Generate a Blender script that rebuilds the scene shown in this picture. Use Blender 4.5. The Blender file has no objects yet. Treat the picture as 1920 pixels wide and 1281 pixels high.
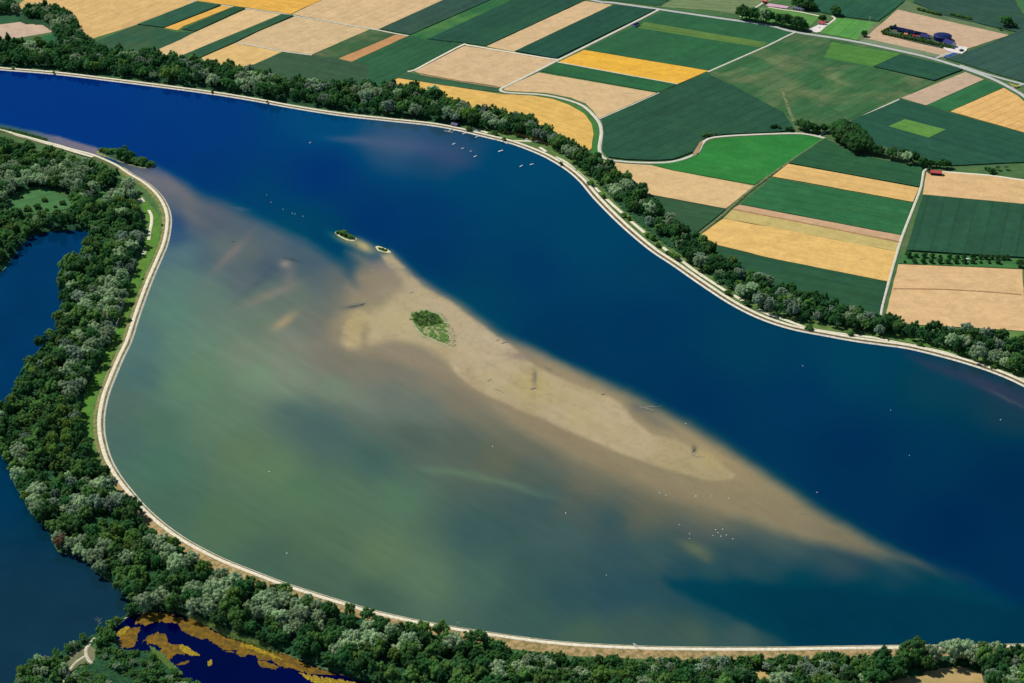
import bpy, bmesh, math, random
import numpy as np
from mathutils import Vector, Matrix
from mathutils.geometry import delaunay_2d_cdt, tessellate_polygon

random.seed(7)
rng = np.random.default_rng(7)
scene = bpy.context.scene
COL = scene.collection

# ------------------------------------------------------------------ camera, sky, sun, exposure
W0, H0, FPX = 1920.0, 1281.0, 3700.0
CAM_H, PITCH = 1250.0, math.radians(28.4)
cam_d = bpy.data.cameras.new('camera')
cam_d.sensor_width = 36.0
cam_d.lens = FPX / W0 * 36.0
cam_d.clip_start, cam_d.clip_end = 5.0, 60000.0
cam = bpy.data.objects.new('camera', cam_d)
COL.objects.link(cam)
cam.location = (0, 0, CAM_H)
cam.rotation_euler = (math.radians(90) - PITCH, 0, 0)
scene.camera = cam

SUN_EL = math.radians(50)
SUN_AZ = math.atan2(-0.80, 0.60)          # from the left, a little behind the view
world = bpy.data.worlds.new('World')
scene.world = world
world.use_nodes = True
wn = world.node_tree
wn.nodes.clear()
sky = wn.nodes.new('ShaderNodeTexSky')
sky.sky_type = 'NISHITA'
sky.sun_disc = False
sky.sun_elevation = SUN_EL
sky.sun_rotation = SUN_AZ
sky.altitude = 1500
sky.air_density = 1.0
sky.dust_density = 0.2
sky.ozone_density = 1.6
bg = wn.nodes.new('ShaderNodeBackground')
bg.inputs['Strength'].default_value = 0.075
wo = wn.nodes.new('ShaderNodeOutputWorld')
wn.links.new(sky.outputs[0], bg.inputs[0])
wn.links.new(bg.outputs[0], wo.inputs[0])

sl = bpy.data.lights.new('sun', 'SUN')
sl.energy = 3.9
sl.angle = math.radians(0.5)
sl.color = (1.0, 0.955, 0.88)
so = bpy.data.objects.new('sun', sl)
COL.objects.link(so)
so.location = (0, 0, 2000)
sun_dir = Vector((math.sin(SUN_AZ) * math.cos(SUN_EL), math.cos(SUN_AZ) * math.cos(SUN_EL), math.sin(SUN_EL)))
so.rotation_euler = sun_dir.to_track_quat('Z', 'Y').to_euler()

scene.view_settings.view_transform = 'Standard'
scene.view_settings.look = 'None'
scene.view_settings.gamma = 1.0
scene.view_settings.use_curve_mapping = False
scene.view_settings.exposure = 0.35
KSUN = 1.35                                # display value of a flat white surface in the sun

# ------------------------------------------------------------------ helpers
SP, CP = math.sin(PITCH), math.cos(PITCH)


def PA(uv, z=0.0):
    """surveyed photo point(s) -> ground position at height z"""
    uv = np.asarray(uv, float).reshape(-1, 2)
    x = (uv[:, 0] - W0 / 2) / FPX
    y = (H0 / 2 - uv[:, 1]) / FPX
    d = np.stack([x, CP + y * SP, -SP + y * CP], 1)
    t = (z - CAM_H) / d[:, 2]
    out = d * t[:, None]
    out[:, 2] = z
    return out


def P(u, v, z=0.0):
    return Vector(PA([(u, v)], z)[0])


def to_px(x, y, z=0.0):
    """inverse of PA, vectorised"""
    dz = z - CAM_H
    depth = y * CP - dz * SP
    up = y * SP + dz * CP
    return W0 / 2 + FPX * x / depth, H0 / 2 - FPX * up / depth


def px_scale(v):
    return (FPX * SP + (v - H0 / 2) * CP) / CAM_H


def s2l(c):
    c = np.asarray(c, float) / 255.0
    return np.where(c <= 0.04045, c / 12.92, ((c + 0.055) / 1.055) ** 2.4)


def alb(c, k=1.0):
    """albedo whose sunlit look is the 8-bit colour c"""
    return tuple(float(x) for x in np.clip(s2l(c) / KSUN * k, 0, 0.9))


def hash2(ix, iy, seed):
    n = (ix * 374761393 + iy * 668265263 + seed * 1442695041) & 0xFFFFFFFF
    n = ((n ^ (n >> 13)) * 1274126177) & 0xFFFFFFFF
    return ((n ^ (n >> 16)) & 0xFFFF) / 65535.0


def vnoise(x, y, seed=0):
    x = np.asarray(x, float); y = np.asarray(y, float)
    ix = np.floor(x).astype(np.int64); iy = np.floor(y).astype(np.int64)
    fx = x - ix; fy = y - iy
    fx = fx * fx * (3 - 2 * fx); fy = fy * fy * (3 - 2 * fy)
    a = hash2(ix, iy, seed); b = hash2(ix + 1, iy, seed)
    c = hash2(ix, iy + 1, seed); d = hash2(ix + 1, iy + 1, seed)
    return (a * (1 - fx) + b * fx) * (1 - fy) + (c * (1 - fx) + d * fx) * fy


def fbm(x, y, seed=0, octs=4):
    s, a, t = 0.0, 1.0, 0.0
    for o in range(octs):
        s = s + a * vnoise(x * 2 ** o, y * 2 ** o, seed + o * 17)
        t += a
        a *= 0.5
    return s / t


def inpoly(px, py, poly):
    poly = np.asarray(poly, float)
    px = np.asarray(px, float); py = np.asarray(py, float)
    ins = np.zeros(px.shape, bool)
    n = len(poly)
    for i in range(n):
        x0, y0 = poly[i]; x1, y1 = poly[(i + 1) % n]
        if y0 == y1:
            continue
        c = (y0 > py) != (y1 > py)
        ins ^= c & (px < (x1 - x0) * (py - y0) / (y1 - y0) + x0)
    return ins


def sdist(px, py, poly):
    """signed distance, positive inside"""
    poly = np.asarray(poly, float)
    best = np.full(px.shape, 1e9)
    n = len(poly)
    for i in range(n):
        a = poly[i]; b = poly[(i + 1) % n]
        ab = b - a
        t = np.clip(((px - a[0]) * ab[0] + (py - a[1]) * ab[1]) / max(1e-9, ab @ ab), 0, 1)
        best = np.minimum(best, np.hypot(px - a[0] - t * ab[0], py - a[1] - t * ab[1]))
    return np.where(inpoly(px, py, poly), best, -best)


def spline(pts, step=8.0):
    """Catmull-Rom through photo points, resampled"""
    p = np.asarray(pts, float)
    p = np.vstack([2 * p[0] - p[1], p, 2 * p[-1] - p[-2]])
    out = []
    for i in range(1, len(p) - 2):
        n = max(2, int(np.hypot(*(p[i + 1] - p[i])) / step))
        for k in range(n):
            t = k / n
            out.append(0.5 * ((2 * p[i]) + (-p[i - 1] + p[i + 1]) * t + (2 * p[i - 1] - 5 * p[i] + 4 * p[i + 1] - p[i + 2]) * t * t
                              + (-p[i - 1] + 3 * p[i] - 3 * p[i + 1] + p[i + 2]) * t ** 3))
    out.append(p[-2])
    return np.array(out)


def mesh_np(name, verts, faces, mat=None, smooth=False):
    """faces: array (n,3) or (n,4)"""
    verts = np.ascontiguousarray(verts, np.float32)
    faces = np.ascontiguousarray(faces, np.int32)
    me = bpy.data.meshes.new(name)
    n, k = faces.shape
    me.vertices.add(len(verts)); me.vertices.foreach_set('co', verts.ravel())
    me.loops.add(n * k); me.loops.foreach_set('vertex_index', faces.ravel())
    me.polygons.add(n)
    me.polygons.foreach_set('loop_start', np.arange(0, n * k, k, dtype=np.int32))
    if smooth:
        me.polygons.foreach_set('use_smooth', np.ones(n, bool))
    if mat:
        me.materials.append(mat)
    me.update(calc_edges=True)
    return me


def link(name, data, parent=None, **props):
    o = bpy.data.objects.new(name, data)
    COL.objects.link(o)
    if parent is not None:
        o.parent = parent
    for k, v in props.items():
        o[k] = v
    return o


def struct(name, data, label=None):
    o = link(name, data, kind='structure')
    if label:
        o['label'] = label
    return o


def thing(name, label, cat, loc=(0, 0, 0), rot=0.0, group=None, data=None):
    o = link(name, data)
    o.location = loc
    o.rotation_euler = (0, 0, rot)
    o['label'] = label; o['category'] = cat
    if group:
        o['group'] = group
    return o


class MB:
    """collects simple solids into one mesh"""
    def __init__(self):
        self.v = []; self.f = []

    def add(self, vs, fs):
        b = len(self.v)
        self.v += [tuple(x) for x in vs]
        self.f += [tuple(b + i for i in f) for f in fs]
        return self

    def box(self, cx, cy, z0, sx, sy, sz, rot=0.0):
        c, s = math.cos(rot), math.sin(rot)
        vs = []
        for z in (z0, z0 + sz):
            for x, y in ((-1, -1), (1, -1), (1, 1), (-1, 1)):
                X, Y = x * sx / 2, y * sy / 2
                vs.append((cx + X * c - Y * s, cy + X * s + Y * c, z))
        return self.add(vs, [(3, 2, 1, 0), (4, 5, 6, 7), (0, 1, 5, 4), (1, 2, 6, 5), (2, 3, 7, 6), (3, 0, 4, 7)])

    def tube(self, a, b, r0, r1, n=6):
        a = Vector(a); b = Vector(b)
        d = (b - a).normalized()
        s = d.orthogonal().normalized(); t = d.cross(s)
        vs = []
        for p, r in ((a, r0), (b, r1)):
            for k in range(n):
                an = 2 * math.pi * k / n
                vs.append(p + (s * math.cos(an) + t * math.sin(an)) * r)
        fs = [(k, (k + 1) % n, n + (k + 1) % n, n + k) for k in range(n)]
        fs += [tuple(range(n - 1, -1, -1)), tuple(range(n, 2 * n))]
        return self.add(vs, fs)

    def build(self, name, mat, smooth=False):
        me = bpy.data.meshes.new(name)
        me.from_pydata(self.v, [], self.f)
        if mat:
            me.materials.append(mat)
        if smooth:
            for p in me.polygons:
                p.use_smooth = True
        me.update()
        return me


# ------------------------------------------------------------------ materials
def new_mat(name):
    m = bpy.data.materials.new(name)
    m.use_nodes = True
    nt = m.node_tree
    b = nt.nodes['Principled BSDF']
    b.inputs['Roughness'].default_value = 0.95
    b.inputs['Specular IOR Level'].default_value = 0.1
    return m, nt, b


def N(nt, t, **kw):
    n = nt.nodes.new(t)
    for k, v in kw.items():
        setattr(n, k, v)
    return n


def math_n(nt, op, a, b=None, clamp=False):
    n = nt.nodes.new('ShaderNodeMath')
    n.operation = op
    n.use_clamp = clamp
    for i, x in enumerate((a, b)):
        if x is None:
            continue
        if isinstance(x, (int, float)):
            n.inputs[i].default_value = x
        else:
            nt.links.new(x, n.inputs[i])
    return n.outputs[0]


def mixc(nt, fac, a, b, mode='MIX'):
    n = nt.nodes.new('ShaderNodeMix')
    n.data_type = 'RGBA'
    n.blend_type = mode
    for i, x in ((0, fac), (6, a), (7, b)):
        if isinstance(x, (int, float)):
            n.inputs[i].default_value = x
        elif isinstance(x, tuple):
            n.inputs[i].default_value = (*x[:3], 1)
        else:
            nt.links.new(x, n.inputs[i])
    return n.outputs[2]


def noise(nt, vec, scale, detail=3, rough=0.55, dist=0.0):
    n = nt.nodes.new('ShaderNodeTexNoise')
    n.inputs['Scale'].default_value = scale
    n.inputs['Detail'].default_value = detail
    n.inputs['Roughness'].default_value = rough
    n.inputs['Distortion'].default_value = dist
    if vec is not None:
        nt.links.new(vec, n.inputs['Vector'])
    return n.outputs['Fac']


def ramp01(nt, x, lo, hi):
    n = nt.nodes.new('ShaderNodeMapRange')
    n.interpolation_type = 'SMOOTHSTEP'
    n.inputs['From Min'].default_value = lo
    n.inputs['From Max'].default_value = hi
    nt.links.new(x, n.inputs['Value'])
    return n.outputs[0]


def pos(nt):
    return nt.nodes.new('ShaderNodeNewGeometry').outputs['Position']


def mat_simple(name, c, k=1.0, var=0.15, scale=0.5, rough=0.9, c2=None):
    m, nt, b = new_mat(name)
    base = alb(c, k)
    f = noise(nt, pos(nt), scale, 4)
    dark = tuple(x * (1 - var) for x in base) if c2 is None else alb(c2, k)
    lite = tuple(min(0.92, x * (1 + var)) for x in base)
    nt.links.new(mixc(nt, ramp01(nt, f, 0.3, 0.7), dark, lite), b.inputs['Base Color'])
    b.inputs['Roughness'].default_value = rough
    return m


def mat_field(name, c, ang, tram=0.0, streak=0.12, patch=0.15, c2=None, fine=0.2, period=18.0):
    """crop surface: drilled along ang, patchy soil, tramlines"""
    m, nt, b = new_mat(name)
    p = pos(nt)
    rot = N(nt, 'ShaderNodeVectorRotate', rotation_type='Z_AXIS')
    nt.links.new(p, rot.inputs['Vector'])
    rot.inputs['Angle'].default_value = -ang
    mp = N(nt, 'ShaderNodeMapping')
    mp.inputs['Scale'].default_value = (0.012, 0.22, 1)
    mp.inputs['Location'].default_value = (random.uniform(0, 90), random.uniform(0, 90), 0)
    nt.links.new(rot.outputs[0], mp.inputs['Vector'])
    st = noise(nt, mp.outputs[0], 1.0, 4, 0.6, 0.3)
    mp2 = N(nt, 'ShaderNodeMapping')
    mp2.inputs['Scale'].default_value = (0.006, 0.03, 1)
    nt.links.new(rot.outputs[0], mp2.inputs['Vector'])
    pt = noise(nt, mp2.outputs[0], 1.0, 5, 0.6, 0.6)
    pt2 = noise(nt, p, 0.012, 5, 0.6, 0.4)
    fi = noise(nt, p, 0.16, 4, 0.75)
    md = noise(nt, p, 0.045, 4, 0.65, 0.5)
    c = (c[0], c[1], c[2] * (0.94 if c[0] > 180 else 1))
    base = alb(c)
    grn = c[1] > c[0] * 1.25
    if grn:
        base = tuple(x * q for x, q in zip(base, (1.06, 1.02, 0.88)))
        streak = max(streak, 0.13)
    alt = alb(c2) if c2 else tuple(x * q for x, q in zip(base, (1.35, 1.22, 0.95) if grn else (0.84, 0.84, 0.80)))
    if grn:
        patch = max(patch, 0.22)
        if tram == 0:
            tram, period = 0.16, 24.0
    col = mixc(nt, math_n(nt, 'MULTIPLY', ramp01(nt, pt2, 0.42, 0.72), min(1.0, patch * 3.2)), base, alt)

    def vfac(x, a):
        return math_n(nt, 'ADD', math_n(nt, 'MULTIPLY', math_n(nt, 'SUBTRACT', x, 0.5), 2.4 * a), 1.0)
    f = math_n(nt, 'MULTIPLY', vfac(st, streak), vfac(pt, patch))
    f = math_n(nt, 'MULTIPLY', f, vfac(fi, fine))
    f = math_n(nt, 'MULTIPLY', f, vfac(md, 0.26))
    if tram > 0:
        sep = N(nt, 'ShaderNodeSeparateXYZ')
        nt.links.new(rot.outputs[0], sep.inputs[0])
        w = math_n(nt, 'FRACT', math_n(nt, 'DIVIDE', sep.outputs[1], period))
        tl = math_n(nt, 'LESS_THAN', math_n(nt, 'ABSOLUTE', math_n(nt, 'SUBTRACT', w, 0.5)), 0.07)
        f = math_n(nt, 'MULTIPLY', f, math_n(nt, 'SUBTRACT', 1.0, math_n(nt, 'MULTIPLY', tl, tram)))
    vm = N(nt, 'ShaderNodeVectorMath', operation='SCALE')
    nt.links.new(col, vm.inputs[0]); nt.links.new(f, vm.inputs['Scale'])
    nt.links.new(vm.outputs[0], b.inputs['Base Color'])
    return m


def mat_leaf(name, c, c2, k=1.0):
    """foliage: tint differs per tree, leaf clumps differ in colour"""
    m, nt, b = new_mat(name)
    oi = N(nt, 'ShaderNodeObjectInfo')
    tc = N(nt, 'ShaderNodeTexCoord')
    n1 = noise(nt, tc.outputs['Object'], 2.6, 3, 0.6)
    n2 = noise(nt, tc.outputs['Object'], 14.0, 2, 0.6)
    col = mixc(nt, ramp01(nt, n1, 0.3, 0.7), alb(c, k), alb(c2, k))
    h = N(nt, 'ShaderNodeHueSaturation')
    nt.links.new(col, h.inputs['Color'])
    nt.links.new(math_n(nt, 'ADD', math_n(nt, 'MULTIPLY', oi.outputs['Random'], 0.026), 0.480), h.inputs['Hue'])
    r2 = math_n(nt, 'FRACT', math_n(nt, 'MULTIPLY', oi.outputs['Random'], 7.31))
    val = math_n(nt, 'ADD', math_n(nt, 'MULTIPLY', r2, 0.6), 0.7)
    val = math_n(nt, 'MULTIPLY', val, math_n(nt, 'ADD', math_n(nt, 'MULTIPLY', n2, 0.9), 0.55))
    nt.links.new(val, h.inputs['Value'])
    nt.links.new(h.outputs[0], b.inputs['Base Color'])
    b.inputs['Roughness'].default_value = 0.7
    b.inputs['Specular IOR Level'].default_value = 0.15
    tr = N(nt, 'ShaderNodeBsdfTranslucent')
    nt.links.new(h.outputs[0], tr.inputs['Color'])
    mx = N(nt, 'ShaderNodeMixShader')
    mx.inputs[0].default_value = 0.35
    nt.links.new(b.outputs[0], mx.inputs[1]); nt.links.new(tr.outputs[0], mx.inputs[2])
    nt.links.new(mx.outputs[0], nt.nodes['Material Output'].inputs['Surface'])
    return m


M = {}
M['road'] = mat_simple('pale_gravel', (244, 236, 212), 1.0, 0.08, 0.3, c2=(222, 210, 178))
M['asphalt'] = mat_simple('worn_asphalt', (190, 192, 185), 1, 0.08, 0.1)
M['track'] = mat_simple('track_gravel', (215, 212, 190), 1, 0.1, 0.12)
M['concrete'] = mat_simple('pale_concrete_slabs', (240, 232, 214), 1.0, 0.07, 0.3, c2=(205, 200, 180))
M['verge'] = mat_simple('dry_verge', (122, 104, 70), 1, 0.3, 0.12, c2=(92, 88, 58))
M['verge_pale'] = mat_simple('dry_pale_verge', (205, 190, 140), 1, 0.25, 0.2, c2=(165, 150, 100))
M['bark'] = mat_simple('bark', (96, 86, 70), 1, 0.2, 2.0)
M['dead'] = mat_simple('bleached_wood', (190, 184, 172), 1, 0.2, 1.0)
M['log'] = mat_simple('wet_driftwood', (120, 130, 128), 1, 0.25, 1.0)
M['white'] = mat_simple('white_paint', (250, 250, 250), 1, 0.03, 1.0, 0.4)
M['wall'] = mat_simple('white_render', (236, 234, 228), 1, 0.04, 0.5)
M['redroof'] = mat_simple('red_tiles', (205, 92, 92), 1, 0.15, 0.6)
M['blueroof'] = mat_simple('slate_blue_roof', (62, 62, 122), 1, 0.15, 0.4)
M['navy'] = mat_simple('dark_blue_film', (24, 40, 92), 1, 0.15, 0.2, 0.5)
M['glassroof'] = mat_simple('dark_glass_panels', (20, 24, 62), 1, 0.1, 0.4, 0.3)
M['bluetarp'] = mat_simple('blue_tarpaulin', (52, 104, 160), 1, 0.15, 0.2, 0.6)
M['darkwood'] = mat_simple('dark_wood', (52, 44, 62), 1, 0.2, 0.7)
M['greywood'] = mat_simple('grey_planks', (188, 186, 184), 1, 0.12, 1.0)
M['greyroof'] = mat_simple('grey_violet_roof', (118, 112, 138), 1, 0.1, 0.7)
M['teal'] = mat_simple('green_container_paint', (20, 120, 105), 1, 0.05, 0.5, 0.5)
M['sandrim'] = mat_simple('pale_sand_rim', (232, 222, 176), 1, 0.1, 0.3, c2=(196, 182, 128))
M['court'] = mat_simple('clay_court', (214, 170, 190), 1, 0.08, 0.15)
M['yard'] = mat_simple('pale_yard', (235, 225, 218), 1, 0.07, 0.1)
M['red'] = mat_simple('red_shed', (150, 50, 60), 1, 0.1, 0.5)
M['leaf_dark'] = mat_leaf('dark_foliage', (46, 92, 50), (66, 118, 56), 1.45)
M['leaf_mid'] = mat_leaf('mid_green_foliage', (70, 120, 58), (104, 144, 70), 1.45)
M['leaf_lime'] = mat_leaf('bright_foliage', (88, 132, 52), (112, 150, 66), 1.25)
M['leaf_silver'] = mat_leaf('silver_foliage', (126, 158, 114), (164, 184, 142), 1.5)
M['leaf_grey'] = mat_leaf('grey_blue_foliage', (106, 136, 110), (144, 164, 136), 1.45)
M['leaf_brown'] = mat_leaf('reddish_foliage', (140, 108, 78), (112, 104, 72), 1.0)
M['reed'] = mat_leaf('reed_green', (140, 172, 92), (160, 186, 118), 1.6)
M['under'] = mat_simple('undergrowth_green', (40, 84, 46), 1, 0.4, 0.35, c2=(26, 54, 40))


# ------------------------------------------------------------------ generic ground pieces
def poly_world(pts, z):
    return [Vector(p) for p in PA(pts, z)]


def flat_poly(name, pts, z, mat, skirt=0.0, label=None, world_pts=None, kind='structure'):
    w = world_pts if world_pts is not None else poly_world(pts, z)
    w = [Vector((p[0], p[1], z)) for p in w]
    tris = tessellate_polygon([w])
    n = len(w)
    vs = list(w)
    fs = []
    for t in tris:
        a, b_, c = (w[i] for i in t)
        cr = (b_ - a).to_2d().cross((c - a).to_2d())
        fs.append(tuple(t) if cr > 0 else (t[0], t[2], t[1]))
    if skirt > 0:
        area = sum(w[i].x * w[(i + 1) % n].y - w[(i + 1) % n].x * w[i].y for i in range(n))
        vs += [Vector((p.x, p.y, z - skirt)) for p in w]
        for i in range(n):
            j = (i + 1) % n
            fs.append((i, n + i, n + j, j) if area > 0 else (i, j, n + j, n + i))
    me = bpy.data.meshes.new(name)
    me.from_pydata(vs, [], fs)
    me.materials.append(mat)
    me.update()
    return struct(name, me, label)


def inset(w, d):
    n = len(w)
    area = sum(w[i].x * w[(i + 1) % n].y - w[(i + 1) % n].x * w[i].y for i in range(n))
    s = 1 if area > 0 else -1
    out = []
    for i in range(n):
        a, b_, c = w[i - 1], w[i], w[(i + 1) % n]
        e1 = (b_ - a).to_2d().normalized(); e2 = (c - b_).to_2d().normalized()
        n1 = Vector((-e1.y, e1.x)) * s; n2 = Vector((-e2.y, e2.x)) * s
        nn = (n1 + n2)
        k = d / max(0.35, (1 + n1.dot(n2)) / 2) / 2
        out.append(Vector((b_.x + nn.x * k, b_.y + nn.y * k, b_.z)))
    return out


def normals2d(w):
    t = np.gradient(w[:, :2], axis=0)
    t /= np.maximum(1e-9, np.hypot(t[:, 0], t[:, 1]))[:, None]
    return np.stack([-t[:, 1], t[:, 0]], 1)


def ribbon(name, w, prof, mat, label=None, kind='structure', jit=0.0, parent=None):
    """prof: list of (offset to the left, z). w: world polyline"""
    nrm = normals2d(w)
    n, k = len(w), len(prof)
    vs = np.zeros((n, k, 3))
    for j, (d, z) in enumerate(prof):
        dd = np.full(n, float(d))
        if jit and j in (0, k - 1):
            dd = dd + jit * (fbm(np.arange(n) * 0.5, np.full(n, j * 7.3), 5 + j, 2) - 0.5) * 2
        vs[:, j, :2] = w[:, :2] + nrm * dd[:, None]
        vs[:, j, 2] = z
    idx = np.arange(n * k).reshape(n, k)
    f = np.stack([idx[:-1, :-1], idx[:-1, 1:], idx[1:, 1:], idx[1:, :-1]], -1).reshape(-1, 4)
    v = vs.reshape(-1, 3)
    a, b_, c = v[f[:, 0]], v[f[:, 1]], v[f[:, 2]]
    if np.cross(b_ - a, c - a)[:, 2].mean() < 0:
        f = f[:, ::-1]
    me = mesh_np(name, v, f, mat)
    if parent is not None:
        return link(name, me, parent)
    return struct(name, me, label)


def road(name, pts, width, mat, z=0.6, label=None, step=10, smooth=True):
    p = spline(pts, step) if smooth else np.asarray(pts, float)
    w = PA(p, z)
    return ribbon(name, w, [(-width / 2 - 0.8, z - 0.5), (-width / 2, z), (width / 2, z), (width / 2 + 0.8, z - 0.5)], mat, label)


# ------------------------------------------------------------------ base ground
M['ground'] = mat_field('rough_grass', (74, 112, 70), 0.4, 0, 0.1, 0.2, (108, 122, 78))
g = 45000
me = mesh_np('ground', [(-g, -g, 0), (g, -g, 0), (g, g, 0), (-g, g, 0)], [(0, 1, 2, 3)], M['ground'])
struct('ground', me, 'open grassy farmland plain reaching the horizon')

# ------------------------------------------------------------------ reservoir outline
FAR = [(-420, 108), (-150, 121), (0, 132), (100, 140), (205, 152.5), (300, 164.5), (400, 178), (480, 191), (530, 200.5), (592, 211), (655, 220),
       (730, 228), (805, 236), (855, 245), (905, 257), (960, 271), (1010, 290), (1035, 303), (1062, 320), (1087, 342), (1112, 372), (1150, 411),
       (1185, 443), (1222, 473), (1260, 498), (1310, 533), (1360, 566), (1400, 588), (1440, 605), (1490, 620), (1552, 632), (1602, 641),
       (1652, 648), (1702, 655), (1765, 670), (1827, 688), (1877, 706), (1920, 726), (2000, 770), (2150, 860), (2300, 980)]
NEAR = [(-420, 150), (-150, 205), (0, 241), (33, 250), (56, 256), (87, 264.5), (115, 271.5), (140, 279), (178, 289), (203, 299), (228, 311), (250, 326),
        (277, 342), (300, 362), (315, 384), (322, 407), (321, 432), (315, 460), (304, 487), (291, 517), (280, 545), (271, 570),
        (260, 602), (248, 640), (232, 674), (217, 710), (205, 742), (198, 776), (197, 802), (200, 826), (210, 860), (227, 891), (250, 921), (277, 952),
        (312, 983), (350, 1010), (388, 1031), (425, 1049), (480, 1071), (535, 1092), (593, 1111), (655, 1130), (703, 1144), (755, 1156),
        (793, 1164), (848, 1174), (960, 1191), (1060, 1203), (1185, 1210), (1285, 1212.5), (1440, 1213), (1565, 1211), (1740, 1209), (1920, 1207), (2150, 1204), (2400, 1195)]
farS, nearS = spline(FAR, 10), spline(NEAR, 8)
lake_px = np.vstack([farS, nearS[::-1]])
WZ = 0.5

DEEP = [(-100, 180, (0, 55, 122)), (60, 200, (0, 55, 122)), (200, 220, (0, 55, 122)), (400, 250, (0, 59, 118)), (300, 200, (0, 59, 120)), (600, 230, (8, 75, 114)), (740, 262, (58, 89, 114)), (850, 292, (52, 79, 104)), (900, 330, (10, 69, 101)), (1000, 330, (0, 73, 101)), (1000, 400, (0, 67, 95)), (600, 330, (0, 53, 108)), (800, 400, (0, 59, 99)), (700, 420, (0, 53, 101)), (1000, 500, (0, 59, 94)), (1100, 450, (0, 69, 96)), (1200, 520, (0, 65, 92)), (1200, 600, (0, 55, 88)), (1400, 650, (0, 64, 86)), (1300, 750, (0, 52, 86)), (1500, 750, (0, 56, 88)), (1600, 680, (2, 67, 87)), (1750, 720, (22, 66, 81)), (1900, 760, (30, 63, 76)), (1750, 860, (0, 55, 83)), (1600, 850, (0, 49, 83)), (1900, 900, (0, 48, 78)), (1600, 930, (0, 52, 84)), (1900, 1050, (0, 50, 82)), (1800, 980, (0, 46, 81)), (2100, 1000, (0, 50, 80)), (480, 380, (0, 67, 101)), (400, 320, (0, 57, 108)), (560, 420, (0, 71, 94)), (620, 450, (0, 65, 92)), (300, 270, (0, 55, 116)), (800, 480, (0, 57, 94)), (900, 560, (0, 65, 90)), (1050, 640, (0, 56, 86)), (1250, 760, (0, 55, 86)), (1450, 880, (0, 56, 87))]
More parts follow.
